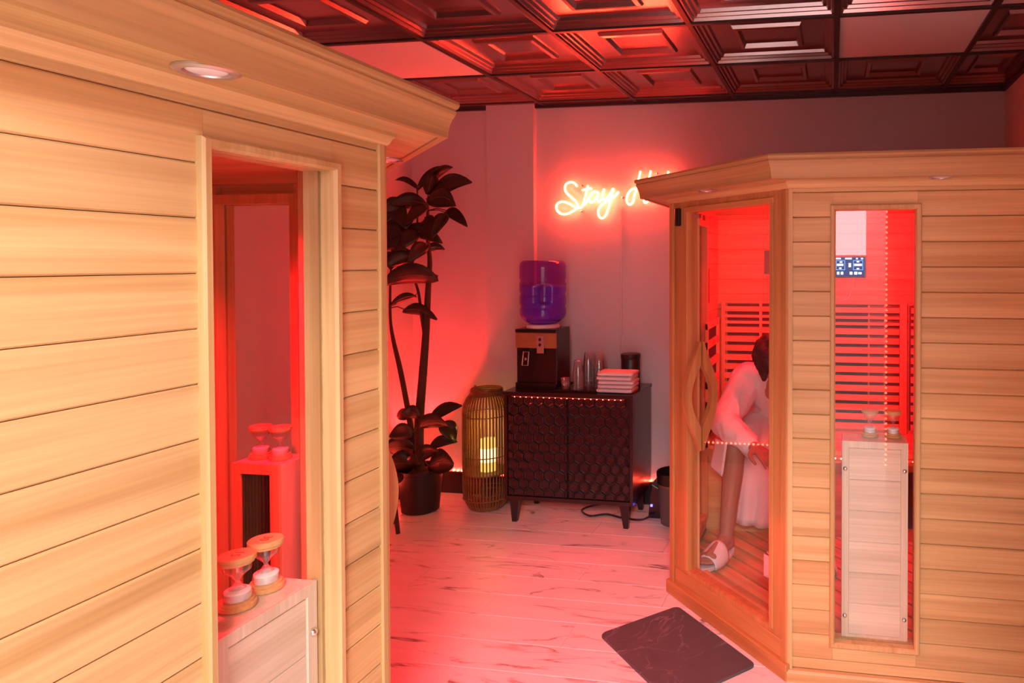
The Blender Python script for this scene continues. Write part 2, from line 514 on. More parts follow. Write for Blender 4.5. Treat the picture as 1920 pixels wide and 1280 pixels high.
for i in range(-3, 4):
    for j in range(0, 10):
        x0, y1 = gx0 + i * S, gy0 - j * S
        x1, y0 = x0 + S, y1 - S
        a, b = max(x0, XL), min(x1, XR)
        c0 = max(y0, YF)
        if b - a < 0.05 or y1 - c0 < 0.05: continue
        flat = (i, j) in flat_cells or (i, j) in ((1, 7), (0, 8))
        o = link_mesh('light_diffuser' if flat else 'ceiling_tile', FLAT if flat else TILE, None, ceiling, ((a + b) / 2, (c0 + y1) / 2, ZC))
        o.scale = ((b - a) / S, (y1 - c0) / S, 1)
for i in range(-3, 4):
    x = gx0 + i * S
    if XL < x < XR:
        MB().box(x - 0.011, YF, ZC - 0.003, x + 0.011, YB, ZC + 0.03).build('grid_bar', M['tbar'], ceiling)
for j in range(0, 11):
    y = gy0 - j * S
    if y > YF:
        MB().box(XL, y - 0.011, ZC - 0.0025, XR, y + 0.011, ZC + 0.03).build('grid_bar', M['tbar'], ceiling)
MB().box(XL, gy0 + 0.012, ZC + 0.002, XR, YB, ZC + 0.012).build('border_tile', M['tile'], ceiling)
MB().box(XL, YB - 0.022, ZC - 0.018, XR, YB, ZC + 0.004).build('wall_angle', M['tbar'], ceiling)
MB().box(XR - 0.022, 0.3, ZC - 0.018, XR, YB, ZC + 0.004).build('wall_angle', M['tbar'], ceiling)

# ------------------------------------------------------------------ LED tape
def led_strip(name, pts, label, spacing=0.028, parent=None, up=Vector((0, 0, 1)), size=0.0045):
    """a thin tape through the points with separate glowing beads"""
    P = [Vector(p) for p in pts]
    tape, beads = MB(), MB()
    for a, b in zip(P[:-1], P[1:]):
        t = (b - a).normalized(); w = t.cross(up).normalized() * 0.005; u = up * 0.0015
        tape.hexa([a - w - u, b - w - u, b + w - u, a + w - u, a - w + u, b - w + u, b + w + u, a + w + u])
        n = max(1, int((b - a).length / spacing))
        for k in range(n):
            c = a + (b - a) * ((k + 0.5) / n) + up * (size * 0.9)
            s = size
            beads.add([c + Vector(q) * s for q in ((1, 0, 0), (-1, 0, 0), (0, 1, 0), (0, -1, 0), (0, 0, 1), (0, 0, -1))],
                      [(0, 2, 4), (2, 1, 4), (1, 3, 4), (3, 0, 4), (2, 0, 5), (1, 2, 5), (3, 1, 5), (0, 3, 5)])
    o = tape.build(name, M['ledstrip'], parent)
    b = beads.build('led_bead', M['led'], o); b['kind'] = 'stuff'
    if parent is None: tag(o, label, 'led strip')
    return o

led_strip('led_strip', [(XL + 0.03, YB - 0.008, 0.142), (-2.197, YB - 0.008, 0.142), (-2.197, YB - 0.052, 0.142), (-1.863, YB - 0.052, 0.142),
                        (-1.863, YB - 0.008, 0.142), (-0.80, YB - 0.008, 0.142)],
          'row of glowing red lights on top of the black baseboard of the back wall', 0.030, size=0.006)
led_strip('led_strip', [(XL + 0.008, 2.25, 0.142), (XL + 0.008, YB - 0.04, 0.142)],
          'row of red lights along the left wall baseboard, beside the plant pot', 0.034, size=0.009)
led_strip('led_strip', [(0.352, 0.306, 0.142), (0.352, 0.306, 2.45)], 'vertical row of red lights on the partition edge, reflected in the right window', 0.034, up=Vector((0, 1, 0)), size=0.010)

# ------------------------------------------------------------------ saunas
SL, SC, ZF, ZS, ZT = 1.62, 0.575, 0.06, 1.805, 1.885
R2 = sqrt(0.5)
PANELS = {'front': ((SC, 0), (1, 0), (0, -1), SL - SC, 'x'),
          'side': ((0, SC), (0, 1), (-1, 0), SL - SC, 'y'),
          'door': ((SC, 0), (-R2, R2), (-R2, -R2), SC * sqrt(2), 'd')}
def P3(pn, s, d, z):
    p, u, n = PANELS[pn][:3]
    return (p[0] + u[0] * s + n[0] * d, p[1] + u[1] * s + n[1] * d, z)

def pbox(mb, pn, s0, s1, d0, d1, z0, z1):
    return mb.hexa([P3(pn, s0, d0, z0), P3(pn, s1, d0, z0), P3(pn, s1, d1, z0), P3(pn, s0, d1, z0),
                    P3(pn, s0, d0, z1), P3(pn, s1, d0, z1), P3(pn, s1, d1, z1), P3(pn, s0, d1, z1)])

def plank(parent, pn, s0, s1, z0, z1, d0, d1, mat, groove=0.0035, name='plank'):
    """board with eased long edges: a shallow V between neighbours; d1 is its face"""
    sg = 1 if d1 > d0 else -1
    g = groove
    prof = [(d0, z0 + 0.0006), (d1 - sg * g, z0 + 0.0006), (d1, z0 + g), (d1, z1 - g), (d1 - sg * g, z1 - 0.0006), (d0, z1 - 0.0006)]
    A = [P3(pn, s0, d, z) for d, z in prof]; B = [P3(pn, s1, d, z) for d, z in prof]
    return MB().prism(A, B).build(name, mat, parent)

PITCH_Z = 0.0885
def rows():
    z = 1.50 - 17 * PITCH_Z
    R = []
    lo = 0.045
    while z < ZS:
        hi = min(z + (PITCH_Z if lo > 0.045 else PITCH_Z), ZS - 0.002)
        if hi > lo + 0.02: R.append((lo, hi)); lo = hi
        z += PITCH_Z
    R.append((lo, ZS - 0.002)) if ZS - 0.002 - lo > 0.02 else None
    return R

def mitred_frame(name, pn, s0, s1, z0, z1, w, prof, mat, parent):
    """picture-frame moulding: prof = (inset across the width 0..1, d); returns one mesh of four mitred sides"""
    mb = MB()
    R = []
    for t, d in prof:
        i = t * w
        R.append([P3(pn, s0 + i, d, z0 + i), P3(pn, s1 - i, d, z0 + i), P3(pn, s1 - i, d, z1 - i), P3(pn, s0 + i, d, z1 - i)])
    n = len(prof)
    for k in range(n):
        a, b = R[k], R[(k + 1) % n]
        mb.add(a + b, [(i, (i + 1) % 4, 4 + (i + 1) % 4, 4 + i) for i in range(4)])
    return mb.build(name, mat, parent)

def heater_box(parent, pn, s0, s1, d0, d1, z0, z1, screws=True):
    """low heater cabinet: pale veneer carcass, framed back with grooved panels, dark heater on the face into the cabin"""
    body = pbox(MB(), pn, s0, s1, d0 - 0.006, d1 + 0.010, z0, z1).build('heater_box', PALE['z'], parent, bevel=0.002, segs=1)
    w = 0.026
    mitred_frame('back_frame', pn, s0, s1, z0, z1, w, [(0, d0 - 0.006), (0, d0), (0.9, d0), (1, d0 - 0.004), (1, d0 - 0.006)], PALE['z'], body)
    n = 6; hz = (z1 - z0 - 2 * w) / n
    for i in range(n):
        a, b = z0 + w + i * hz, z0 + w + (i + 1) * hz
        plank(body, pn, s0 + w, s1 - w, a, b, d0 - 0.0058, d0 - 0.003, PALE['x' if pn == 'front' else 'y'], 0.0016, 'veneer_panel')
    # heater face
    mitred_frame('heater_frame', pn, s0, s1, z0, z1, 0.03, [(0, d1 + 0.010), (0, d1), (1, d1), (1, d1 + 0.010)], HEM['z'], body)
    g = pbox(MB(), pn, s0 + 0.03, s1 - 0.03, d1 + 0.010, d1 + 0.007, z0 + 0.03, z1 - 0.03).build('heater_panel', M['darkglass'], body)
    m = MB()
    k = 9
    for i in range(1, k):
        s = s0 + 0.03 + (s1 - s0 - 0.06) * i / k
        pbox(m, pn, s - 0.001, s + 0.001, d1 + 0.007, d1 + 0.003, z0 + 0.03, z1 - 0.03)
    m.build('heater_grille', M['black'], body)
    if screws:
        p, u, nn = PANELS[pn][:3]
        for s in (s0 + 0.012, s1 - 0.012):
            for z in (z0 + 0.095, z1 - 0.10):
                R = []
                for rr, dd in ((0.0085, 0.0), (0.0085, 0.004), (0.006, 0.0075), (0.002, 0.009)):
                    R.append([P3(pn, s + rr * cos(2 * pi * i / 12), d0 + dd, z + rr * sin(2 * pi * i / 12)) for i in range(12)])
                MB().rings(R).build('screw_cap', M['chrome'], body, smooth=True)
    return body

def sauna(loc, rz, label, lit, cfg):
    root = empty('sauna_cabin', loc, rz, label, 'sauna', 'corner saunas')
    # ---- walls with planks outside and inside
    for pn in ('front', 'side'):
        W = PANELS[pn][3]; ax = PANELS[pn][4]
        w0, w1 = cfg['win'][pn]; zb, zt = 0.135, 1.72
        core = MB()
        hs0, hs1, hz0, hz1 = w0 + 0.012, w1 - 0.012, zb + 0.012, zt - 0.012
        pbox(core, pn, 0.0, hs0, -0.034, -0.016, 0.02, ZS + 0.03); pbox(core, pn, hs1, W, -0.034, -0.016, 0.02, ZS + 0.03)
        pbox(core, pn, hs0, hs1, -0.034, -0.016, 0.02, hz0); pbox(core, pn, hs0, hs1, -0.034, -0.016, hz1, ZS + 0.03)
        core.build('wall_panel', HEM[ax], root)
        for (a, b) in rows():
            spans = [(0.0, W)]
            if b > hz0 + 0.005 and a < hz1 - 0.005:
                spans = [(0.0, hs0), (hs1, W)]
                if b > hz1 + 0.004: plank(root, pn, hs0 + 0.0005, hs1 - 0.0005, hz1, b, -0.016, 0.0, HEM[ax])
                if a < hz0 - 0.004: plank(root, pn, hs0 + 0.0005, hs1 - 0.0005, a, hz0, -0.016, 0.0, HEM[ax])
            for s0, s1 in spans:
                plank(root, pn, s0 + (0.004 if s0 == 0 else 0), s1, a, b, -0.016, 0.0, HEM[ax])
                plank(root, pn, s0, s1, max(a, ZF), b, -0.034, -0.05, HEM[ax])
        fr = mitred_frame('window_frame', pn, w0, w1, zb, zt, 0.019,
                          [(0, -0.002), (0.0, 0.010), (0.2, 0.014), (0.75, 0.014), (1.0, 0.008), (1.0, -0.020), (0.5, -0.020)], HEM['z'], root)
        mitred_frame('inner_frame', pn, w0 - 0.012, w1 + 0.012, zb - 0.012, zt + 0.012, 0.030,
                     [(0, -0.050), (0, -0.062), (1, -0.062), (1, -0.028), (0.6, -0.028)], HEM['z'], fr)
        pbox(MB(), pn, w0 + 0.014, w1 - 0.014, -0.027, -0.021, zb + 0.014, zt - 0.014).build('window_pane', M['pane'], fr)
    # back walls (inside faces) and shell
    sh = MB()
    sh.box(0, SL - 0.03, 0.02, SL, SL, ZS + 0.03); sh.box(SL - 0.03, 0, 0.02, SL, SL - 0.03, ZS + 0.03)
    sh.build('back_shell', HEM['x'], root)
    for (a, b) in rows():
        a = max(a, ZF)
        if b - a < 0.01: continue
        for ax in 'xy':
            g = 0.0035
            prof = [(SL - 0.03, a), (SL - 0.046 + g, a), (SL - 0.046, a + g), (SL - 0.046, b - g), (SL - 0.046 + g, b), (SL - 0.03, b)]
            if ax == 'x': A = [(0.05, d, z) for d, z in prof]; B = [(SL - 0.046, d, z) for d, z in prof]
            else: A = [(d, 0.05, z) for d, z in prof]; B = [(d, SL - 0.046, z) for d, z in prof]
            MB().prism(A, B).build('plank', HEM[ax], root)
    # ---- floor slats parallel to the door
    pent = [(SC + 0.02, 0.05), (SL - 0.046, 0.05), (SL - 0.046, SL - 0.046), (0.05, SL - 0.046), (0.05, SC + 0.02)]
    MB().prism([(x, y, 0.012) for x, y in pent], [(x, y, 0.040) for x, y in pent]).build('floor_base', HEM['d'], root)
    def clip(k):       # span of x+y=k*sqrt2 inside the cabin
        ts = []
        for (x0, y0), (x1, y1) in zip(pent, pent[1:] + pent[:1]):
            a, b = (x0 + y0) * R2 - k, (x1 + y1) * R2 - k
            if a * b < 0:
                t = a / (a - b); X, Y = x0 + (x1 - x0) * t, y0 + (y1 - y0) * t
                ts.append((Y - X) * R2)
        return (min(ts), max(ts)) if len(ts) == 2 else None
    k = (SC + 0.07) * R2 + 0.002
    while k < 2.15:
        c0, c1 = clip(k), clip(k + 0.068)
        if c0 and c1:
            t0, t1 = max(c0[0], c1[0]), min(c0[1], c1[1])
            if t1 - t0 > 0.05:
                def q(kk, t, z): return ((kk - t) * R2, (kk + t) * R2, z)
                MB().hexa([q(k, t0, 0.040), q(k, t1, 0.040), q(k + 0.068, t1, 0.040), q(k + 0.068, t0, 0.040),
                           q(k, t0, ZF), q(k, t1, ZF), q(k + 0.068, t1, ZF), q(k + 0.068, t0, ZF)]).build('floor_slat', HEM['d'], root)
        k += 0.082
    # ---- ceiling inside, roof, soffit
    MB().prism([(x, y, ZS - 0.012) for x, y in pent], [(x, y, ZS) for x, y in pent]).build('cabin_ceiling', HEM['x'], root)
    def offs(o):
        q = o * math.tan(pi / 8)
        return [(SL, -o), (SC - q, -o), (-o, SC - q), (-o, SL)]
    so = offs(0.13) + [(SL * 0 + 0.0, SL), (0, SC), (SC, 0), (SL, 0)]
    MB().prism([(x, y, ZS) for x, y in so], [(x, y, ZS + 0.012) for x, y in so]).build('soffit', HEM['x'] if not lit else HEM['y'], root)
    rp = offs(0.125) + [(SL, SL)]
    MB().prism([(x, y, ZT - 0.022) for x, y in rp], [(x, y, ZT - 0.008) for x, y in rp]).build('roof', HEM['x'], root)
    prof = [(0.112, ZS - 0.004), (0.130, ZS - 0.004), (0.1315, ZS + 0.010), (0.134, ZS + 0.022), (0.139, ZS + 0.036), (0.146, ZS + 0.048),
            (0.148, ZS + 0.056), (0.1455, ZS + 0.0585), (0.1455, ZS + 0.061), (0.152, ZS + 0.064), (0.155, ZS + 0.071), (0.153, ZS + 0.078), (0.147, ZT),
            (0.112, ZT)]
    lines = [offs(o) for o, z in prof]
    for i, ax in ((0, 'x'), (1, 'd'), (2, 'y')):
        A = [(*lines[k][i], prof[k][1]) for k in range(len(prof))]
        B = [(*lines[k][i + 1], prof[k][1]) for k in range(len(prof))]
        MB().prism(A, B).build('cornice', TRIMW[ax], root)
    mp = [(0.0, ZS - 0.026), (0.012, ZS - 0.026), (0.017, ZS - 0.022), (0.022, ZS - 0.012), (0.028, ZS - 0.007), (0.028, ZS), (0.0, ZS)]
    ml = [offs(o) for o, z in mp]
    for i, ax in ((0, 'x'), (1, 'd'), (2, 'y')):
        A = [(*ml[k][i], mp[k][1]) for k in range(len(mp))]
        B = [(*ml[k][i + 1], mp[k][1]) for k in range(len(mp))]
        MB().prism(A, B).build('soffit_moulding', HEM[ax], root)
    # base boards
    bp = [(-0.002, 0.0), (0.018, 0.0), (0.018, 0.034), (0.012, 0.042), (-0.002, 0.045)]
    bl = [offs(o) for o, z in bp]
    for i, ax in ((0, 'x'), (2, 'y')):
        A = [(*bl[k][i], bp[k][1]) for k in range(len(bp))]
        B = [(*bl[k][i + 1], bp[k][1]) for k in range(len(bp))]
        MB().prism(A, B).build('base_board', HEM[ax], root)
    # corner posts
    for (px, py) in ((SC, 0), (0, SC)):
        m = MB()
        o = 0.0065
        if py == 0: pts = [(SC + 0.012, 0.004), (SC + 0.012, -o), (SC - 0.003, -o), (SC - 0.0105, -0.001), (SC - 0.004, 0.010)]
        else: pts = [(0.004, SC + 0.012), (-o, SC + 0.012), (-o, SC - 0.003), (-0.001, SC - 0.0105), (0.010, SC - 0.004)]
        m.prism([(x, y, 0.03) for x, y in pts], [(x, y, ZS - 0.02) for x, y in pts])
        m.build('corner_post', HEM['z'], root)
    # ---- door: fixed frame of cedar-toned posts, frameless glass leaf, chrome hinges, bowed handles
    W = PANELS['door'][3]
    D = MB()
    DW = W - 0.002
    pbox(D, 'door', 0.002, 0.105, -0.05, 0.0, 0.02, ZS); pbox(D, 'door', 0.672, DW, -0.05, 0.0, 0.02, ZS)
    pbox(D, 'door', 0.105, 0.672, -0.05, 0.0, 0.02, 0.150); pbox(D, 'door', 0.105, 0.672, -0.05, 0.0, 1.735, ZS)
    door = D.build('door', CEDAR['z'], root)
    dj = 0.075
    for (s0, s1) in ((0.004, 0.034), (DW - 0.034, DW - 0.004)):
        pbox(MB(), 'door', s0, s1, 0.0, 0.012, 0.06, ZS - 0.026).build('door_post_trim', CEDAR['z'], door, bevel=0.002, segs=1)
    for (s0, s1) in ((0.085, 0.107), (0.670, 0.692)):
        pbox(MB(), 'door', s0, s1, -0.03, 0.007, 0.148, 1.737).build('door_stop', CEDAR['z'], door, bevel=0.0015, segs=1)
    pbox(MB(), 'door', 0.085, 0.692, -0.03, 0.0065, 1.733, 1.756).build('door_stop', CEDAR['d'], door, bevel=0.0015, segs=1)
    pbox(MB(), 'door', 0.038, DW - 0.038, 0.0, 0.005, 0.062, 0.130).build('door_rail', CEDAR['d'], door, bevel=0.0015, segs=1)
    # skirting, a little wider than the door
    pbox(MB(), 'door', -0.008, W + 0.012, 0.0, 0.022, 0.0, 0.062).build('door_skirting', CEDAR['d'], door, bevel=0.003, segs=1)
    # posts behind the glass
    pbox(MB(), 'door', 0.672, 0.715, -0.062, -0.05, ZF, ZS - 0.012).build('door_jamb', HEM['z'], door)
    pbox(MB(), 'door', 0.06, 0.105, -0.11, -0.05, ZF, ZS - 0.012).build('door_jamb', HEM['z'], door)
    pbox(MB(), 'door', 0.105, 0.672, -0.10, -0.05, ZF, 0.128).build('door_sill', HEM['d'], door, bevel=0.002, segs=1)
    pbox(MB(), 'door', 0.109, 0.664, -0.022, -0.014, 0.158, 1.722).build('door_glass', M['pane'], door)
    for z in (1.515, 0.365):
        h = pbox(MB(), 'door', 0.109, 0.150, -0.0135, -0.004, z - 0.045, z + 0.045).build('hinge', M['chrome'], door, bevel=0.002)
        pbox(MB(), 'door', 0.109, 0.155, -0.036, -0.0225, z - 0.045, z + 0.045).build('hinge_plate', M['chrome'], h, bevel=0.002)
    for sg, d0 in ((1, -0.014), (-1, -0.022)):
        s0, s1, zm, hh = 0.588, 0.616, 0.935, 0.235
        m = MB()
        N = 20
        R0, R1 = [], []
        outer = [(d0 + sg * (0.010 + 0.071 * cos(pi / 2 * t) ** 1.3), zm + hh * t) for t in [-1 + 2 * i / N for i in range(N + 1)]]
        inner = []
        for i in range(N + 1):
            t = -1 + 2 * i / N
            u = max(0.0, 1 - (t / 0.55) ** 2)
            inner.append((d0 + sg * (0.0 + 0.048 * u), zm + hh * t))
        for i in range(N):
            a, b, c, e = outer[i], outer[i + 1], inner[i + 1], inner[i]
            m.add([P3('door', s, d, z) for s in (s0, s1) for d, z in (a, b, c, e)],
                  [(0, 1, 2, 3), (7, 6, 5, 4), (0, 4, 5, 1), (2, 6, 7, 3)] + ([(0, 3, 7, 4)] if i == 0 else []) + ([(1, 5, 6, 2)] if i == N - 1 else []))
        m.build('handle', CEDAR['z'], door, auto=0.7)
    c = pbox(MB(), 'door', 0.722, 0.752, 0.0, 0.020, 1.675, 1.755).build('door_catch', M['blackgloss'], door, bevel=0.006)
    pbox(MB(), 'door', 0.60, 0.64, -0.024, -0.012, 1.705, 1.724).build('glass_clip', M['chrome'], door, bevel=0.002)
    # downlights in the soffit
    for pn, s in (('side', 0.51), ('front', 0.51), ('door', W / 2)):
        cx, cy, _ = P3(pn, s, 0.082, 0)
        ring = MB().lathe([(0.043, ZS - 0.0005), (0.043, ZS - 0.004), (0.038, ZS - 0.007), (0.031, ZS - 0.006), (0.029, ZS - 0.001)], (cx, cy, 0), 28).build('downlight', M['silver'], root, auto=0.6)
        MB().lathe([(0.028, ZS - 0.002), (0.024, ZS - 0.0045), (0.012, ZS - 0.006), (0.003, ZS - 0.0065)], (cx, cy, 0), 24).build('downlight_lens', M['collar'], ring, smooth=True)
    # ---- bench along the back wall, slatted backrests
    by0, by1, bz = 1.14, SL - 0.046, 0.53
    bench = MB().box(0.05, by0 + 0.04, ZF, SL - 0.046, by0 + 0.06, bz - 0.06).build('bench', HEM['x'], root)
    n = 5; bw = (by1 - by0) / n
    for i in range(n):
        MB().box(0.05, by0 + i * bw + 0.003, bz - 0.025, SL - 0.046, by0 + (i + 1) * bw - 0.003, bz).build('bench_slat', HEM['x'], bench, bevel=0.002, segs=1)
    MB().box(0.05, by0 + 0.005, bz - 0.065, SL - 0.046, by0 + 0.025, bz - 0.026).build('bench_rail', HEM['x'], bench)
    led = led_strip('led_strip', [(0.09, by0 - 0.001, bz - 0.04), (SL - 0.10, by0 - 0.001, bz - 0.04)], None, 0.030, root, up=Vector((0, -1, 0)))
    for x0, x1 in ((0.30, 0.62), (0.86, 1.20)):
        MB().box(x0, by0 + 0.03, 0.13, x1, by0 + 0.039, 0.42).build('leg_heater', M['darkglass'], bench)
    yb = SL - 0.046
    dark = MB()
    back = MB().box(0.07, yb - 0.012, bz + 0.0, SL - 0.06, yb - 0.001, 1.275).build('backrest', HEM['x'], root)
    for x0, x1, mt in ((0.11, 0.30, 'heatermid'), (0.31, 0.43, 'heatermid'), (0.43, 0.93, 'darkglass'), (0.94, 1.02, 'heatermid'), (1.03, 1.11, 'heatermid'), (1.16, 1.45, 'heatermid')):
        MB().box(x0, yb - 0.016, bz + 0.02, x1, yb - 0.0125, 1.265).build('heater_panel', M[mt], back)
    gaps = [1.262, 1.212, 1.176, 1.140] + [1.087 - 0.0547 * i for i in range(11)]
    edges = [1.29] + gaps + [bz]
    for (x0, x1) in ((0.075, 1.105), (1.150, 1.53)):
        hi = 1.285
        for g in gaps + [bz - 0.01]:
            lo = g + 0.010
            if hi - lo > 0.004:
                MB().box(x0 + 0.02, yb - 0.034, lo, x1, yb - 0.018, hi).build('backrest_slat', HEM['x'], back, bevel=0.0015, segs=1)
            hi = g - 0.010
    for x0, x1 in ((0.075, 0.098), (0.302, 0.318), (1.107, 1.148), (1.40, 1.42)):
        MB().box(x0, yb - 0.033, bz + 0.002, x1, yb - 0.0165, 1.285).build('backrest_stile', HEM['z'], back, bevel=0.0015, segs=1)
    # backrest on the side wall above the bench
    s_back = MB().box(0.050, 1.09, bz + 0.005, 0.058, 1.46, 1.17).build('side_backrest', HEM['y'], root)
    MB().box(0.058, 1.10, bz + 0.01, 0.061, 1.45, 1.16).build('heater_panel', M['darkglass'], s_back)
    for i in range(7):
        z = bz + 0.012 + i * 0.113 * 0.93
        MB().box(0.062, 1.085, z - 0.018, 0.078, 1.46, z + 0.022).build('backrest_slat', HEM['y'], s_back, bevel=0.0015, segs=1)
    for yy in (1.085, 1.44):
        MB().box(0.0615, yy, bz + 0.001, 0.0775, yy + 0.024, 1.185).build('backrest_stile', HEM['z'], s_back)
    MB().box(0.0505, 1.16, 1.29, 0.060, 1.235, 1.48).build('vent_slot', M['heatermid'], root, bevel=0.002, segs=1)
    # heater cabinets behind the windows
    for pn, a in cfg['box'].items():
        heater_box(root, pn, *a)
    # red lamps under the cabin ceiling
    for (lx, ly, lp, aim, spread) in cfg['lamp']:
        l = area_light('cabin_lamp', (lx, ly, ZS - 0.05), Vector(aim).to_track_quat('-Z', 'Y').to_euler(), 0.12, 0.12, SAUNA_RED * lp, RED)
        l.data.spread = spread
        l.parent = root
    return root

OR = (-0.729, 2.469, 0)
OLX, OLY = -1.0, 1.395 + SC
sauna_r = sauna(OR, 0, 'sauna cabin on the right, a robed person sitting inside behind its glass door', False,
                dict(win={'front': (0.145, 0.459), 'side': (0.28, 0.60)}, lamp=((0.72, 1.21, 0.10, (-0.8, -0.05, -0.6), 3.0), (0.72, 0.62, 0.27, (0.30, 0.80, -0.55), 2.4)),
                     box={'front': (0.189, 0.422, -0.042, -0.165, 0.136, 0.868)}))
sauna_l = sauna((OLX, OLY, 0), pi, 'large sauna cabin on the left, two sand timers in its tall window', True,
                dict(win={'front': (0.095, 0.40), 'side': (0.140, 0.452)}, lamp=((0.46, 0.46, 0.22, (0, 0, -1), 2.2), (1.1, 1.1, 0.04, (0, 0, -1), 2.2)),
                     box={'side': (0.165, 0.395, -0.034, -0.155, 0.136, 0.872), 'front': (0.045, 0.205, -0.07, -0.19, ZF, 0.914)}))

# control tablet on the inside back wall of the right sauna
tb = MB().box(0.005, 4.025, 1.425, 0.188, 4.0395, 1.548).build('control_tablet', M['blackgloss'], None, bevel=0.003)
tag(tb, 'small lit touch screen with blue icons on the inner sauna wall', 'screen')
yt = 4.0249
MB().box(0.011, yt - 0.0006, 1.431, 0.182, yt, 1.542).build('screen', M['screen'], tb)
ic, io = MB(), MB()
for x0, z0, x1, z1 in ((0.018, 1.530, 0.046, 1.538), (0.070, 1.530, 0.108, 1.538), (0.132, 1.530, 0.142, 1.538), (0.160, 1.530, 0.172, 1.538),
                       (0.024, 1.492, 0.060, 1.504), (0.122, 1.492, 0.166, 1.504), (0.040, 1.510, 0.054, 1.518), (0.136, 1.512, 0.150, 1.520),
                       (0.090, 1.485, 0.104, 1.508), (0.036, 1.474, 0.050, 1.482), (0.136, 1.472, 0.150, 1.480),
                       (0.024, 1.442, 0.038, 1.458), (0.046, 1.442, 0.060, 1.458), (0.096, 1.442, 0.112, 1.458), (0.122, 1.442, 0.140, 1.458), (0.146, 1.444, 0.164, 1.456)):
    ic.box(x0, yt - 0.0012, z0, x1, yt - 0.0006, z1)
for x0, z0, x1, z1 in ((0.018, 1.468, 0.070, 1.524), (0.116, 1.468, 0.172, 1.524)):
    w = 0.003
    io.box(x0, yt - 0.0012, z0, x1, yt - 0.0006, z0 + w); io.box(x0, yt - 0.0012, z1 - w, x1, yt - 0.0006, z1)
    io.box(x0, yt - 0.0012, z0 + w, x0 + w, yt - 0.0006, z1 - w); io.box(x1 - w, yt - 0.0012, z0 + w, x1, yt - 0.0006, z1 - w)
ic.build('screen_icons', M['icons'], tb); io.build('screen_outlines', M['iconb'], tb)
MB().tube(smooth_path([(0.12, 4.032, 1.426), (0.115, 4.028, 1.37), (0.09, 4.022, 1.31), (0.04, 4.022, 1.285), (-0.03, 4.024, 1.28)], 6), 0.0022, 6).build('cable', M['collar'], tb, smooth=True)

# ------------------------------------------------------------------ sand timers
def hourglass_proto():
    root = empty('sand_timer')
    r, h = 0.031, 0.100
    MB().lathe([(0.029, 0.0), (r, 0.002), (r, 0.010), (0.0275, 0.0115), (0.0275, 0.016), (0.024, 0.0165)], n=28).build('base', M['capwood'], root, auto=0.6)
    MB().lathe([(0.024, h - 0.0165), (0.0275, h - 0.016), (0.0275, h - 0.0115), (r, h - 0.010), (r, h - 0.002), (0.029, h)], n=28).build('lid', M['capwood'], root, auto=0.6)
    prof = []
    for i in range(25):
        t = -1 + 2 * i / 24
        rr = 0.0035 + 0.0195 * min(1.0, (abs(t) / 0.62)) ** 1.35
        prof.append((rr, h / 2 + t * (h / 2 - 0.016)))
    MB().lathe(prof, n=24, cap=False).build('glass_bulb', M['bulb'], root, smooth=True)
    MB().lathe([(0.0215, 0.0165), (0.0222, 0.022), (0.0215, 0.033), (0.017, 0.0355), (0.006, 0.038), (0.001, 0.0385)], n=24).build('sand', M['sand'], root, auto=0.9)
    return root
hg = hourglass_proto()
spots = [((-1.098, 1.108, 0.8725), '15', 'sand timer marked 15, the nearer one, on the pale box in the left window'),
         ((-1.104, 1.180, 0.8725), '30', 'sand timer marked 30, just behind its twin in the left window'),
         ((-1.668, 1.842, 0.9145), None, 'right one of two dim sand timers deep inside the left sauna'),
         ((-1.737, 1.842, 0.9145), None, 'left one of two dim sand timers deep inside the left sauna'),
         ((0.138, 2.592, 0.8685), None, 'left one of two sand timers in the window of the right sauna'),
         ((0.222, 2.592, 0.8685), None, 'right one of two sand timers in the window of the right sauna')]
for i, (p, txt, lab) in enumerate(spots):
    o = hg if i == 0 else copy_tree(hg0)
    if i == 0:
        hg0 = copy_tree(hg)
    o.location = p
    tag(o, lab, 'sand timer', 'wooden sand timers')
    if txt:
        me = text_mesh(txt, 0.024, 0.0003)
        t = link_mesh('numeral', me, M['ink'], o, (0, 0, 0.1003), (0, 0, -1.35))
def drop(o):
    for c in list(o.children): drop(c)
    bpy.data.objects.remove(o)
drop(hg0)

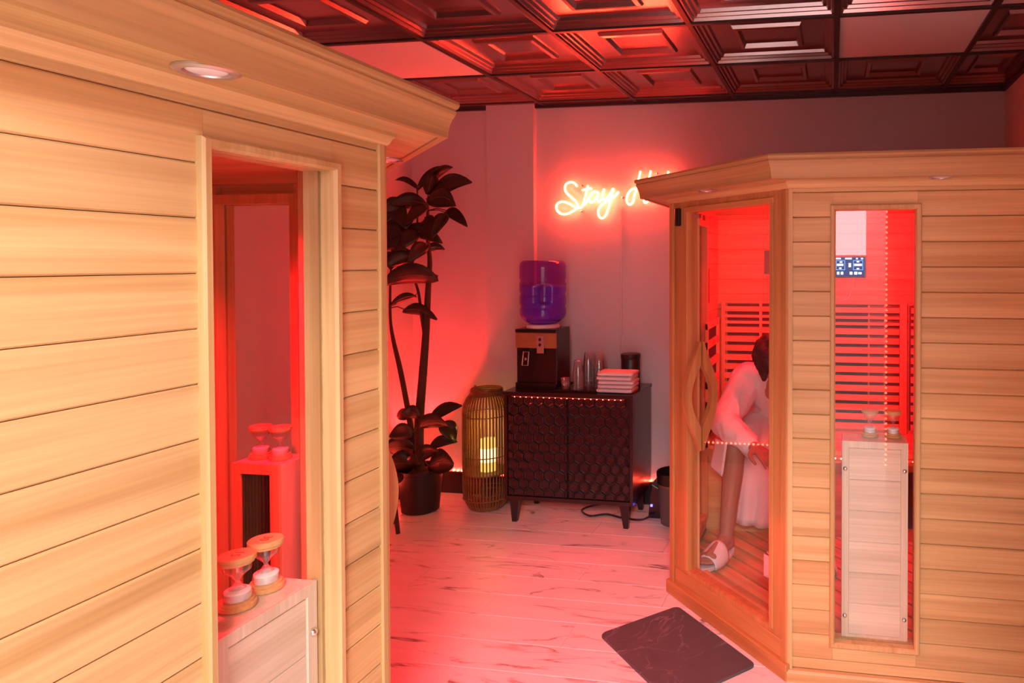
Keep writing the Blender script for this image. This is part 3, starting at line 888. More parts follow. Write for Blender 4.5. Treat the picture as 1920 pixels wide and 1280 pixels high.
# ------------------------------------------------------------------ neon sign
NEON = {
 'S': [(-1.585,1.987),(-1.599,2.006),(-1.626,2.016),(-1.653,2.006),(-1.666,1.980),(-1.655,1.949),(-1.621,1.918),(-1.591,1.890),(-1.582,1.859),(-1.610,1.836),(-1.654,1.816),(-1.696,1.820),(-1.722,1.849),(-1.715,1.881),(-1.682,1.894),(-1.638,1.881),(-1.597,1.858),(-1.566,1.854),(-1.544,1.870)],
 't': [(-1.514,1.993),(-1.522,1.957),(-1.536,1.906),(-1.547,1.872)],
 'tb': [(-1.552,1.963),(-1.522,1.969),(-1.489,1.973)],
 'ta': [(-1.547,1.872),(-1.533,1.879),(-1.517,1.898),(-1.505,1.918)],
 'a': [(-1.447,1.947),(-1.470,1.954),(-1.494,1.936),(-1.504,1.905),(-1.495,1.886),(-1.473,1.898),(-1.454,1.925),(-1.446,1.947),(-1.454,1.904),(-1.441,1.890),(-1.422,1.907)],
 'y': [(-1.408,1.970),(-1.419,1.930),(-1.413,1.903),(-1.389,1.910),(-1.364,1.945),(-1.348,1.971),(-1.364,1.913),(-1.380,1.852),(-1.398,1.805),(-1.424,1.787),(-1.445,1.806),(-1.443,1.846),(-1.416,1.877),(-1.370,1.902),(-1.333,1.927),(-1.314,1.950)],
 'H1': [(-1.174,2.075),(-1.193,1.993),(-1.214,1.922),(-1.225,1.881),(-1.246,1.870),(-1.262,1.891),(-1.256,1.932),(-1.230,1.963),(-1.183,1.977),(-1.129,1.990),(-1.103,1.999)],
 'H2': [(-1.108,2.076),(-1.124,2.012),(-1.145,1.931),(-1.153,1.895),(-1.143,1.879),(-1.122,1.894)],
 'o': [(-1.071,1.991),(-1.098,1.966),(-1.106,1.930),(-1.090,1.909),(-1.066,1.930),(-1.055,1.965),(-1.071,1.991),(-1.045,1.980),(-1.024,1.995)],
 't2': [(-0.995,2.069),(-1.008,2.031),(-1.024,1.965),(-1.029,1.934),(-1.013,1.924),(-0.987,1.949)],
 't2b': [(-1.034,2.035),(-1.008,2.040),(-0.977,2.046)]}
sign = empty('neon_sign', (-1.33, YB - 0.02, 1.78), 0, 'red neon sign reading Stay Hot on the back wall', 'neon sign')
so_ = Vector(sign.location)
NY = YB - 0.036
allpts = []
for key, pts in NEON.items():
    path = smooth_path([(x, NY, z) for x, z in pts], 5)
    allpts += [(p.x, p.z) for p in path]
    m = MB().tube([p - so_ for p in path], 0.0056, 8)
    m.build('neon_tube', M['neon'], sign, smooth=True)
# contour-cut clear backing by marching squares round the tubes
def field(x, z): return 0.027 - min((x - a) ** 2 + (z - b) ** 2 for a, b in allpts) ** 0.5
X0, Z0, CS = -1.76, 1.745, 0.0115
NXg, NZg = int(0.83 / CS), int(0.38 / CS)
G = [[field(X0 + i * CS, Z0 + j * CS) for j in range(NZg + 1)] for i in range(NXg + 1)]
bmk = bmesh.new(); cache = {}
def vtx(k, x, z):
    if k not in cache: cache[k] = bmk.verts.new((x - so_.x, YB - 0.026 - so_.y, z - so_.z))
    return cache[k]
for i in range(NXg):
    for j in range(NZg):
        cs = [(i, j), (i + 1, j), (i + 1, j + 1), (i, j + 1)]
        poly = []
        for a, b in zip(cs, cs[1:] + cs[:1]):
            ga, gb = G[a[0]][a[1]], G[b[0]][b[1]]
            if ga > 0: poly.append(vtx(a, X0 + a[0] * CS, Z0 + a[1] * CS))
            if (ga > 0) != (gb > 0):
                t = ga / (ga - gb)
                kk = (min(a, b), max(a, b))
                poly.append(vtx(kk, X0 + (a[0] + (b[0] - a[0]) * t) * CS, Z0 + (a[1] + (b[1] - a[1]) * t) * CS))
        if len(poly) >= 3:
            try: bmk.faces.new(poly)
            except ValueError: pass
ext = bmesh.ops.extrude_face_region(bmk, geom=list(bmk.faces))
for v in ext['geom']:
    if isinstance(v, bmesh.types.BMVert): v.co.y += 0.006
bmesh.ops.recalc_face_normals(bmk, faces=bmk.faces)
me = bpy.data.meshes.new('acrylic_backing'); bmk.to_mesh(me); bmk.free()
link_mesh('acrylic_backing', me, M['acrylic'], sign)
for x, z in ((-1.555, 1.992), (-1.56, 1.832), (-1.07, 2.060), (-1.29, 1.915)):
    m = MB()
    R = [[(x - so_.x + r * cos(2 * pi * i / 10), yy - so_.y, z - so_.z + r * sin(2 * pi * i / 10)) for i in range(10)] for r, yy in ((0.006, YB - 0.0005), (0.006, YB - 0.028), (0.003, YB - 0.030))]
    m.rings(R).build('standoff', M['chrome'], sign)
cc = MB().box(-1.316, YB - 0.010, 0.80, -1.302, YB - 0.0005, 1.86).build('cord_cover', M['wall'], None, bevel=0.002, segs=1)
tag(cc, 'thin wall-coloured cord cover running down below the neon sign', 'cord cover')

# ------------------------------------------------------------------ cabinet with hexagon doors
CX0, CX1, CY0, CY1, CZ0, CZ1 = -1.880, -1.107, 3.70, 4.085, 0.137, 0.765
cab = empty('cabinet', ((CX0 + CX1) / 2, (CY0 + CY1) / 2, 0), 0, 'dark two-door cabinet with honeycomb doors below the neon sign', 'cabinet')
cl = Vector(cab.location)
def cbox(mb, x0, y0, z0, x1, y1, z1): return mb.box(x0 - cl.x, y0 - cl.y, z0, x1 - cl.x, y1 - cl.y, z1)
m = MB()
cbox(m, CX0, CY0 + 0.022, CZ0 + 0.02, CX1, CY1, CZ1 - 0.022)
m.build('body', M['cabinet'], cab)
m = MB(); cbox(m, CX0 - 0.008, CY0 - 0.006, CZ1 - 0.020, CX1 + 0.008, CY1, CZ1); m.build('top', M['cabinet'], cab, bevel=0.003)
m = MB()
cbox(m, CX0, CY0, CZ0, CX1, CY1 - 0.01, CZ0 + 0.022)
cbox(m, CX0, CY0, CZ0 + 0.022, CX0 + 0.018, CY0 + 0.024, CZ1 - 0.020); cbox(m, CX1 - 0.018, CY0, CZ0 + 0.022, CX1, CY0 + 0.024, CZ1 - 0.020)
m.build('face_frame', M['cabinet'], cab)
HP, HV = 0.0622, 0.0540
for k in range(2):
    x0 = CX0 + 0.020 + k * (CX1 - CX0 - 0.038) / 2
    x1 = x0 + (CX1 - CX0 - 0.044) / 2
    m = MB(); cbox(m, x0, CY0 + 0.008, CZ0 + 0.025, x1, CY0 + 0.022, CZ1 - 0.024)
    d = m.build('door', M['cabinet'], cab)
    hx = MB()
    r0 = HP / sqrt(3) - 0.0015
    zt = CZ1 - 0.030
    rr = 0
    z = zt - r0 * 0.55
    while z > CZ0 + 0.03:
        c = x0 + (HP / 2 if rr % 2 else 0.0) + 0.004
        while c < x1 + HP / 2:
            def hexring(rad, dy):
                out = []
                for q in range(6):
                    a = pi / 6 + q * pi / 3
                    px = min(max(c + rad * cos(a), x0 + 0.002), x1 - 0.002)
                    pz = min(max(z + rad * sin(a), CZ0 + 0.027), zt + 0.004)
                    out.append((px - cl.x, CY0 + 0.008 - dy - cl.y, pz))
                return out
            if c - r0 * 0.5 < x1 and c + r0 * 0.5 > x0:
                hx.rings([hexring(r0, 0.0), hexring(r0 - 0.001, 0.006), hexring(r0 - 0.005, 0.0085), hexring(r0 - 0.012, 0.0035), hexring(0.002, 0.003)])
            c += HP
        z -= HV; rr += 1
    hx.build('honeycomb_relief', M['cabinet'], d)
for x, sx in ((CX0 + 0.055, -1), (CX1 - 0.055, 1)):
    for yy in (CY0 + 0.035, CY1 - 0.05):
        t = 0.024; b = 0.014
        dx = sx * 0.006
        MB().prism([(x - cl.x - t * 1.2, yy - cl.y - t, CZ0), (x - cl.x + t * 1.2, yy - cl.y - t, CZ0), (x - cl.x + t * 1.2, yy - cl.y + t, CZ0), (x - cl.x - t * 1.2, yy - cl.y + t, CZ0)],
                   [(x - cl.x - b + dx, yy - cl.y - b, 0), (x - cl.x + b + dx, yy - cl.y - b, 0), (x - cl.x + b + dx, yy - cl.y + b, 0), (x - cl.x - b + dx, yy - cl.y + b, 0)]).build('leg', M['cabinet'], cab)
led_strip('led_strip', [(CX0 + 0.05, CY0 - 0.0045, CZ1 - 0.025), (CX1 - 0.05, CY0 - 0.0045, CZ1 - 0.025)],
          'row of tiny warm red lights under the front lip of the dark cabinet', 0.034, up=Vector((0, 0, -1)), size=0.0028)

# ------------------------------------------------------------------ water dispenser and bottle
WX0, WX1, WY0, WY1, WZ0, WZ1 = -1.858, -1.604, 3.80, 4.02, 0.7655, 1.118
wd = empty('water_dispenser', ((WX0 + WX1) / 2, (WY0 + WY1) / 2, WZ0), 0, 'black countertop water dispenser with a wood-tone band, on the cabinet', 'water dispenser')
o3 = Vector(wd.location)
def wbox(x0, y0, z0, x1, y1, z1, mb=None):
    mb = mb or MB()
    return mb.box(x0 - o3.x, y0 - o3.y, z0 - o3.z, x1 - o3.x, y1 - o3.y, z1 - o3.z)
body = wbox(WX0, WY0 + 0.02, WZ0, WX1, WY1, WZ1).build('body', M['blackgloss'], wd, bevel=0.006)
wbox(WX0, WY0, WZ0, WX1, WY0 + 0.022, WZ0 + 0.035).build('drip_tray', M['blackgloss'], wd, bevel=0.003)
wbox(WX0 + 0.002, WY0 + 0.001, WZ1 - 0.112, WX1 - 0.002, WY0 + 0.022, WZ1 - 0.022).build('band', M['copper'], wd, bevel=0.002)
wbox(WX0, WY0, WZ1 - 0.021, WX1, WY0 + 0.03, WZ1 - 0.001).build('top_rim', M['blackgloss'], wd, bevel=0.003)
lab_ = wbox(WX0 + 0.137, WY0 - 0.003, WZ1 - 0.142, WX0 + 0.180, WY0 + 0.003, WZ1 - 0.040).build('button_plate', M['silver'], wd, bevel=0.001, segs=1)
for z in (WZ1 - 0.060, WZ1 - 0.092):
    R = [[(WX0 + 0.158 + r * cos(2 * pi * i / 14) - o3.x, WY0 + yy - o3.y, z + r * sin(2 * pi * i / 14) - o3.z) for i in range(14)] for r, yy in ((0.009, -0.003), (0.009, -0.006), (0.007, -0.007))]
    MB().rings(R).build('button', M['blackgloss'], lab_, smooth=False)
tp = MB()
tpath = [(WX0 + 0.058, WY0 - 0.012, 0.985), (WX0 + 0.092, WY0 - 0.012, 0.985), (WX0 + 0.086, WY0 - 0.014, 0.905), (WX0 + 0.050, WY0 - 0.014, 0.905)]
tp.tube([Vector(p) - o3 for p in tpath], 0.0035, 8, closed=True)
tap = tp.build('tap_lever', M['silver'], wd, smooth=True)
wbox(WX0 + 0.056, WY0 - 0.010, 0.985, WX0 + 0.086, WY0 + 0.021, 1.0, MB()).build('tap_spout', M['blackgloss'], tap)
wbox(WX0 + 0.066, WY0 - 0.014, 0.935, WX0 + 0.076, WY0 - 0.008, 0.950).build('tap_button', M['silver'], tap)
# bottle
bc = (-1.728, 3.905)
bt = empty('water_bottle', (bc[0], bc[1], WZ1), 0, 'upturned blue water bottle on top of the black dispenser', 'water bottle')
MB().lathe([(0.096, 0.0005), (0.098, 0.004), (0.094, 0.020), (0.088, 0.024), (0.030, 0.022)], n=32).build('collar', M['collar'], bt, auto=0.6)
prof = [(0.028, 0.006), (0.075, 0.026), (0.105, 0.040), (0.128, 0.062), (0.1365, 0.085), (0.1365, 0.115), (0.1335, 0.122), (0.1335, 0.135), (0.1375, 0.142),
        (0.1375, 0.190), (0.1335, 0.198), (0.1335, 0.212), (0.1375, 0.220), (0.1375, 0.268), (0.1335, 0.276), (0.1335, 0.290), (0.1375, 0.298),
        (0.1375, 0.370), (0.132, 0.392), (0.118, 0.405), (0.100, 0.402), (0.02, 0.398)]
NL = 40
def jug_ring(r, z, shrink=0.0):
    out = []
    for i in range(NL):
        a = 2 * pi * i / NL
        rr = r - shrink
        # grip recess on the side towards the door
        dx = (a - (-pi / 2 + 0.35) + pi) % (2 * pi) - pi
        if abs(dx) < 0.34 and 0.150 < z < 0.262: rr *= 0.80
        out.append((rr * cos(a), rr * sin(a), z))
    return out
zs = []
for (ra, za), (rb, zb) in zip(prof[:-1], prof[1:]):
    k = max(1, int(abs(zb - za) / 0.010))
    for q in range(k): zs.append((ra + (rb - ra) * q / k, za + (zb - za) * q / k))
zs.append(prof[-1])
MB().rings([jug_ring(r, z) for r, z in zs]).build('shell', M['jug'], bt, smooth=True)
wz = [(r, z) for r, z in zs if z < 0.262 and z > 0.02]
wz = [q for i, q in enumerate(wz)]
MB().rings([jug_ring(r, z, 0.004) for r, z in wz]).build('water', M['water'], bt, smooth=True)
gp = [Vector((0.137 * cos(-pi / 2 + 0.35) * k, 0.137 * sin(-pi / 2 + 0.35) * k, z)) for k, z in ((0.86, 0.150), (0.98, 0.165), (1.0, 0.205), (0.98, 0.248), (0.86, 0.262))]
MB().tube(gp, 0.012, 8).build('grip', M['jug'], bt, smooth=True)

# ------------------------------------------------------------------ cups, tray, towels, canister
ZT0 = 0.7655
tray = MB()
tx0, tx1, ty0, ty1 = -1.585, -1.331, 3.735, 4.03
tray.box(tx0, ty0, ZT0, tx1, ty1, ZT0 + 0.004)
for a in ((tx0, ty0, tx1, ty0 + 0.006), (tx0, ty1 - 0.006, tx1, ty1), (tx0, ty0 + 0.006, tx0 + 0.006, ty1 - 0.006), (tx1 - 0.006, ty0 + 0.006, tx1, ty1 - 0.006)):
    tray.box(a[0], a[1], ZT0 + 0.004, a[2], a[3], ZT0 + 0.012)
tag(tray.build('serving_tray', M['blackgloss']), 'flat black serving tray under the clear cups on the cabinet', 'tray')
def cup_mesh(h=0.10, rt=0.036, rb=0.024):
    prof = [(0.003, h), (rb - 0.002, h), (rb, h - 0.003), (rt - 0.004, 0.020), (rt - 0.003, 0.006), (rt, 0.004), (rt, 0.0), (rt - 0.001, 0.0)]
    return MB().lathe(prof, n=22, cap=False).mesh('cup', smooth=True)
CUP = cup_mesh(); CUP.materials.append(M['cup'])
for (x, yy, n, lab) in ((-1.466, 3.80, 6, 'shortest stack of upturned clear cups, in front beside the dispenser'),
                        (-1.452, 3.93, 8, 'stack of upturned clear cups behind the shortest stack'),
                        (-1.374, 3.90, 8, 'stack of upturned clear cups nearest the folded towels')):
    st = empty('cup_stack', (x, yy, ZT0 + 0.0045), 0, lab, 'cups', 'stacks of clear cups')
    for k in range(n):
        link_mesh('cup', CUP, None, st, (0, 0, k * 0.0145))
gl_ = MB().lathe([(0.003, 0.003), (0.021, 0.003), (0.0285, 0.070), (0.030, 0.070), (0.0225, 0.0), (0.002, 0.0)], (0, 0, 0), 24, cap=False).build('drinking_glass', M['cup'], None, smooth=True, loc=(-1.532, 3.775, ZT0 + 0.0045))
tag(gl_, 'single small clear glass standing upright at the front of the tray', 'glass')

def towel_mesh(w, d, t, seed):
    """folded towel: rounded fold at the front, loose layered edges on one side"""
    rnd = random.Random(seed)
    nx, ns = 10, 24
    R = []
    for i in range(nx + 1):
        u = -1 + 2 * i / nx
        ring = []
        for k in range(ns):
            a = 2 * pi * k / ns
            ca, sa = cos(a), sin(a)
            e = 0.42
            yy = (abs(ca) ** e) * (1 if ca > 0 else -1) * d / 2
            zz = (abs(sa) ** 0.75) * (1 if sa > 0 else -1) * t / 2
            wob = noise.noise(Vector((u * 3 + seed, a * 1.3, seed * 2.1))) * 0.004
            sc_ = 1.0 if abs(u) < 0.95 else 0.97
            ring.append((u * w / 2 + noise.noise(Vector((a * 2, seed, u))) * 0.004, yy * sc_ + wob, t / 2 + zz * sc_ + wob * 0.3 * (1 if sa > 0 else 0)))
        R.append(ring)
    return MB().rings(R).mesh('folded_towel', smooth=True)
names = ['bottom folded white towel of the stack of five on the cabinet', 'second folded white towel from the bottom of the cabinet stack',
         'middle folded white towel of the stack of five on the cabinet', 'second folded white towel from the top of the cabinet stack',
         'topmost folded white towel of the stack, lit bright red from above']
for k in range(5):
    o = link_mesh('folded_towel', towel_mesh(0.205 - 0.003 * (k % 2), 0.150, 0.024, k + 1), M['towel'], None,
                  (-1.225 + 0.003 * ((k * 7) % 3 - 1), 3.805 + 0.003 * ((k * 5) % 3), ZT0 + 0.0005 + k * 0.0238), (0, 0, 0.03 * ((k % 3) - 1)))
    tag(o, names[k], 'towel', 'folded white towels on the cabinet')
can = MB().lathe([(0.055, 0), (0.057, 0.003), (0.057, 0.165), (0.055, 0.168)], n=28).build('canister', M['black'], None, auto=0.6, loc=(-1.205, 3.985, ZT0))
tag(can, 'black round canister with a lid behind the folded towels', 'canister')
MB().lathe([(0.058, 0.168), (0.0595, 0.171), (0.0595, 0.192), (0.056, 0.196), (0.01, 0.197)], n=28).build('lid', M['black'], can, auto=0.6)

# ------------------------------------------------------------------ bamboo lantern
lc = (-2.112, 3.93)
lan = empty('bamboo_lantern', (lc[0], lc[1], 0), 0, 'tall bamboo slat lantern with a glowing candle beside the cabinet', 'lantern')
rad = lambda z: 0.142 * (1 - 0.30 * max(0, (0.13 - z) / 0.13) ** 2.2 - 0.34 * max(0, (z - 0.60) / 0.11) ** 2.0)
zz = [0.012, 0.04, 0.08, 0.13, 0.25, 0.40, 0.52, 0.60, 0.64, 0.68, 0.705]
m = MB()
R = []
for z in zz:
    r = rad(z); R.append([(r - 0.002, -0.0042, z), (r + 0.002, -0.0042, z), (r + 0.002, 0.0042, z), (r - 0.002, 0.0042, z)])
SLAT = m.rings(R).mesh('slat'); SLAT.materials.append(M['rattan'])
NS = 46
for i in range(NS):
    link_mesh('slat', SLAT, None, lan, None, (0, 0, 2 * pi * i / NS))
def ring_tube(r, z, t, n=40): return MB().tube([(r * cos(2 * pi * i / n), r * sin(2 * pi * i / n), z) for i in range(n)], t, 6, closed=True)
for z in (0.574, 0.330, 0.10):
    ring_tube(rad(z) - 0.0062, z, 0.0035).build('hoop', M['rattan'], lan, smooth=True)
ring_tube(rad(0.07) + 0.004, 0.07, 0.005).build('hoop', M['rattan'], lan, smooth=True)
MB().lathe([(0.05, 0.0), (0.101, 0.0), (0.108, 0.010), (0.106, 0.024), (0.05, 0.026)], n=40).build('base', M['rattan'], lan, auto=0.6)
mm = MB()
for k in range(4):
    mm.tube([((0.092 - 0.003 * (k == 3)) * cos(2 * pi * i / 36), 0.092 * sin(2 * pi * i / 36), 0.698 + k * 0.011) for i in range(36)], 0.0065, 6, closed=True)
mm.build('collar', M['rattan'], lan, smooth=True)
MB().tube(smooth_path([(-0.085, 0.02, 0.742), (-0.04, -0.06, 0.748), (0.02, -0.085, 0.735), (0.075, -0.055, 0.715), (0.092, 0.0, 0.72)], 6), 0.007, 8).build('handle', M['rattan'], lan, smooth=True)
ring_tube(0.137, 0.222, 0.004).build('shelf_ring', M['rattan'], lan, smooth=True)
MB().lathe([(0.01, 0.216), (0.132, 0.216), (0.132, 0.226), (0.01, 0.226)], n=36).build('shelf', M['rattan'], lan)
cd = MB().lathe([(0.050, 0.2265), (0.052, 0.232), (0.052, 0.415), (0.049, 0.420), (0.040, 0.412), (0.004, 0.408)], n=32).build('candle', M['candle'], None, auto=0.7, loc=(lc[0] + 0.010, lc[1], 0))
tag(cd, 'lit cream pillar candle inside the bamboo lantern', 'candle')
MB().lathe([(0.0524, 0.285), (0.0527, 0.300), (0.0527, 0.355), (0.0524, 0.370)], n=32, cap=False).build('glow_band', M['flame'], cd, smooth=True)
pl_ = bpy.data.lights.new('candle_light', 'POINT'); pl_.energy = 1.7; pl_.color = (1.0, 0.50, 0.08); pl_.shadow_soft_size = 0.02
po = bpy.data.objects.new('candle_light', pl_); COL.objects.link(po); po.location = (lc[0] + 0.01, lc[1], 0.50)

# ------------------------------------------------------------------ potted rubber plant
LEAVES = [
((-2.513,3.850,1.971),(-2.393,3.950,2.120),0.042),((-2.406,3.800,1.998),(-2.222,3.750,2.087),0.040),((-2.414,3.800,1.900),(-2.069,3.700,1.997),0.090),
((-2.383,3.750,1.885),(-2.125,3.620,1.857),0.098),((-2.335,3.850,1.831),(-2.159,3.800,1.738),0.057),((-2.506,3.850,1.971),(-2.700,3.900,2.038),0.027),
((-2.418,3.800,1.869),(-2.620,3.720,1.859),0.080),((-2.406,3.780,1.854),(-2.463,3.650,1.743),0.056),((-2.290,3.800,1.810),(-2.327,3.700,1.665),0.063),
((-2.546,3.750,1.719),(-2.321,3.800,1.641),0.075),((-2.404,3.780,1.628),(-2.467,3.680,1.523),0.069),((-2.464,3.850,1.599),(-2.367,3.900,1.599),0.044),
((-2.690,3.800,1.894),(-2.490,3.700,1.729),0.093),((-2.690,3.750,1.699),(-2.457,3.650,1.602),0.112),((-2.514,3.800,1.492),(-2.700,3.800,1.530),0.073),
((-2.321,3.750,1.432),(-2.626,3.650,1.397),0.115),((-2.690,3.850,1.788),(-2.618,3.800,1.646),0.101),((-2.690,3.850,1.586),(-2.665,3.800,1.475),0.081),
((-2.585,3.800,1.229),(-2.347,3.780,1.182),0.061),((-2.527,3.850,1.313),(-2.680,3.800,1.248),0.040),((-2.421,3.800,0.556),(-2.228,3.850,0.652),0.061),
((-2.461,3.750,0.536),(-2.210,3.680,0.563),0.083),((-2.339,3.800,0.549),(-2.262,3.830,0.430),0.084),((-2.417,3.800,0.398),(-2.262,3.850,0.426),0.055),
((-2.392,3.750,0.292),(-2.190,3.690,0.339),0.120),((-2.483,3.750,0.495),(-2.613,3.700,0.482),0.083),((-2.506,3.800,0.369),(-2.700,3.750,0.384),0.118),
((-2.485,3.750,0.300),(-2.623,3.680,0.300),0.121),((-2.582,3.850,0.564),(-2.700,3.900,0.548),0.060),((-2.438,3.750,0.597),(-2.530,3.700,0.625),0.064),
((-2.560,3.780,1.900),(-2.640,3.700,1.760),0.090),((-2.500,3.780,1.800),(-2.590,3.690,1.660),0.085),((-2.430,3.790,1.780),(-2.330,3.720,1.690),0.075),
((-2.480,3.770,1.560),(-2.610,3.680,1.500),0.090),((-2.540,3.780,1.640),(-2.690,3.720,1.600),0.085),((-2.410,3.790,1.930),(-2.330,3.730,2.040),0.070),((-2.450,3.770,1.700),(-2.540,3.660,1.590),0.080),
((-2.429,3.700,0.350),(-2.260,3.640,0.431),0.067),((-2.419,3.700,0.310),(-2.409,3.640,0.400),0.086)]
plant = empty('potted_rubber_plant', (-2.485, 3.81, 0), 0, 'tall dark rubber plant in a black pot beside the bamboo lantern', 'plant')
pv = Vector(plant.location)
MB().lathe([(0.10, 0.0), (0.108, 0.006), (0.128, 0.235), (0.136, 0.240), (0.136, 0.262), (0.126, 0.262), (0.122, 0.235)], n=36).build('pot', M['pot'], plant, auto=0.6)
MB().lathe([(0.122, 0.232), (0.07, 0.242), (0.01, 0.248)], n=30).build('soil', M['soil'], plant, smooth=True)
TR = [([(-2.485,3.81,0.22),(-2.49,3.81,0.508),(-2.462,3.81,0.835),(-2.439,3.81,1.096),(-2.423,3.81,1.356),(-2.411,3.81,1.517),(-2.424,3.81,1.679),(-2.420,3.81,1.90)], [0.026,0.028,0.025,0.021,0.017,0.014,0.010,0.006]),
      ([(-2.52,3.83,0.22),(-2.553,3.83,0.468),(-2.622,3.83,0.828),(-2.670,3.83,1.024),(-2.690,3.83,1.155),(-2.690,3.83,1.353),(-2.677,3.83,1.55),(-2.657,3.83,1.747)], [0.016,0.017,0.016,0.012,0.008,0.007,0.006,0.005]),
      ([(-2.437,3.80,1.032),(-2.463,3.80,1.194),(-2.48,3.80,1.323),(-2.520,3.80,1.485),(-2.50,3.82,1.70),(-2.51,3.84,1.97)], [0.011,0.009,0.008,0.007,0.006,0.004])]
trunks = []
for pts, rr in TR:
    per = 5
    path = smooth_path(pts, per)
    rads = [rr[min(i // per, len(rr) - 2)] + (rr[min(i // per + 1, len(rr) - 1)] - rr[min(i // per, len(rr) - 2)]) * ((i % per) / per) for i in range(len(path))]
    MB().tube([p - pv for p in path], rads, 8).build('trunk', M['bark'], plant, smooth=True)
    trunks += path
for k, (b, t, w) in enumerate(LEAVES):
    b, t = Vector(b), Vector(t)
    rnd = random.Random(k)
    ax = (t - b); Ln = ax.length; ax.normalize()
    view = Vector((-0.55, 0.83, 0)).normalized()
    side = ax.cross(view).normalized()
    nrm = side.cross(ax).normalized()
    tw = rnd.uniform(-0.5, 0.5)
    side = side * cos(tw) + nrm * sin(tw); nrm = side.cross(ax).normalized()
    if nrm.z < 0: nrm = -nrm
    mb = MB(); R = []
    n = 9
    for i in range(n + 1):
        u = i / n
        wd_ = 1.22 * w * (sin(pi * min(1, u * 0.97 + 0.02) ** 0.85) ** 0.75) * 0.5 + 0.0015
        c = b + ax * (u * Ln) + Vector((0, 0, -0.035 * (u - 0.5) ** 2 * 4 + 0.02)) * (Ln / 0.25)
        row_ = []
        for j in range(-2, 3):
            q = j / 2
            row_.append(c + side * (q * wd_) + nrm * (abs(q) ** 1.5 * wd_ * 0.22 + 0.004 * sin(7 * u + k + q)))
        R.append(row_)
    vs = [p - pv for r in R for p in r]
    fs = [(i * 5 + j, i * 5 + j + 1, (i + 1) * 5 + j + 1, (i + 1) * 5 + j) for i in range(n) for j in range(4)]
    me = bpy.data.meshes.new('leaf'); me.from_pydata([tuple(v) for v in vs], [], fs)
    for p in me.polygons: p.use_smooth = True
    lf = link_mesh('leaf', me, M['leaf'], plant)
    s = lf.modifiers.new('thick', 'SOLIDIFY'); s.thickness = 0.0014
    nt = min(trunks, key=lambda p: (p - b).length)
    stem = [nt - pv, (nt * 0.45 + b * 0.55) - pv + Vector((0, 0, 0.012)), b - pv] + [R[i][2] - pv - nrm * 0.001 for i in range(1, n, 2)]
    MB().tube(stem, [0.0042, 0.0036, 0.0032] + [0.0024] * (len(stem) - 3), 6).build('leaf_stem', M['leafvein'], lf, smooth=True)

# ------------------------------------------------------------------ low stool behind the left sauna
st = empty('plant_stool', (-2.515, 3.46, 0), 0, 'low dark stool with splayed legs, mostly hidden behind the left sauna', 'stool')
MB().lathe([(0.10, 0.275), (0.125, 0.277), (0.13, 0.285), (0.13, 0.298), (0.126, 0.303), (0.02, 0.304)], n=32).build('seat', M['cabinet'], st, auto=0.6)
for a in (-0.05, pi / 2 - 0.05, pi - 0.05, 3 * pi / 2 - 0.05):
    MB().tube([(0.085 * cos(a), 0.085 * sin(a), 0.285), (0.125 * cos(a), 0.125 * sin(a), 0.0)], [0.017, 0.012], 10).build('leg', M['cabinet'], st, auto=0.6)
MB().box(-0.09, -0.010, 0.15, 0.09, 0.010, 0.17).build('stretcher', M['cabinet'], st)

# ------------------------------------------------------------------ speaker box, cables and bin right of the cabinet
sp = MB().prism([(-1.075, 3.90, 0.0), (-0.985, 3.90, 0.0), (-0.985, 4.08, 0.0), (-1.075, 4.08, 0.0)], [(-1.06, 3.915, 0.20), (-1.0, 3.915, 0.17), (-1.0, 4.07, 0.17), (-1.06, 4.07, 0.20)]).build('power_box', M['blackgloss'], None, bevel=0.006)
tag(sp, 'black electronic box with a small blue light on the floor right of the cabinet', 'power box')
MB().box(-1.060, 3.8965, 0.070, -1.048, 3.905, 0.082).build('indicator_light', M['blueled'], sp)
c1 = MB().tube(smooth_path([(-1.04, 3.885, 0.03), (-1.10, 3.84, 0.012), (-1.22, 3.86, 0.008), (-1.33, 3.90, 0.008), (-1.42, 3.86, 0.008), (-1.50, 3.94, 0.008), (-1.46, 4.02, 0.01), (-1.30, 4.06, 0.03)], 8), 0.006, 8).build('power_cable', M['black'], None, smooth=True)
tag(c1, 'black power cable lying on the floor under the cabinet', 'cable')
tb_ = MB().lathe([(0.075, 0.0), (0.080, 0.004), (0.098, 0.235)], n=32).build('waste_bin', M['trash'], None, auto=0.6, loc=(-0.905, 3.86, 0))
tag(tb_, 'grey round waste bin with a dark rim beside the right sauna', 'bin')
MB().lathe([(0.099, 0.235), (0.101, 0.238), (0.105, 0.298), (0.103, 0.302), (0.098, 0.300), (0.095, 0.24)], n=32, cap=False).build('rim', M['black'], tb_, auto=0.6)
MB().lathe([(0.0995, 0.228), (0.1005, 0.236), (0.0995, 0.242)], n=32, cap=False).build('band', M['rattan'], tb_, smooth=True)

# ------------------------------------------------------------------ stone-look mat in front of the right sauna's door
a, b, c = Vector((-0.925, 2.644, 0)), Vector((-0.660, 2.916, 0)), Vector((-0.284, 2.520, 0))
U, V = (b - a), (c - b)
lu, lv = U.length, V.length
U.normalize(); V.normalize()
def rrect(off, z, r=0.030):
    out = []
    for (sx, sy, st_) in ((1, 1, 0), (-1, 1, 1), (-1, -1, 2), (1, -1, 3)):
        for k in range(6):
            t = pi / 2 * (st_ + k / 5)
            out.append(((lu / 2 - r) * sx + (r - off) * cos(t), (lv / 2 - r) * sy + (r - off) * sin(t), z))
    return out
mt = MB().rings([rrect(0.0, 0.0005), rrect(0, 0.006), rrect(0.003, 0.009)]).build('bath_mat', M['mat'], None, auto=0.6)
ctr = (a + c) / 2
mt.location = (ctr.x, ctr.y, 0.0005)
mt.rotation_euler = (0, 0, math.atan2(U.y, U.x))
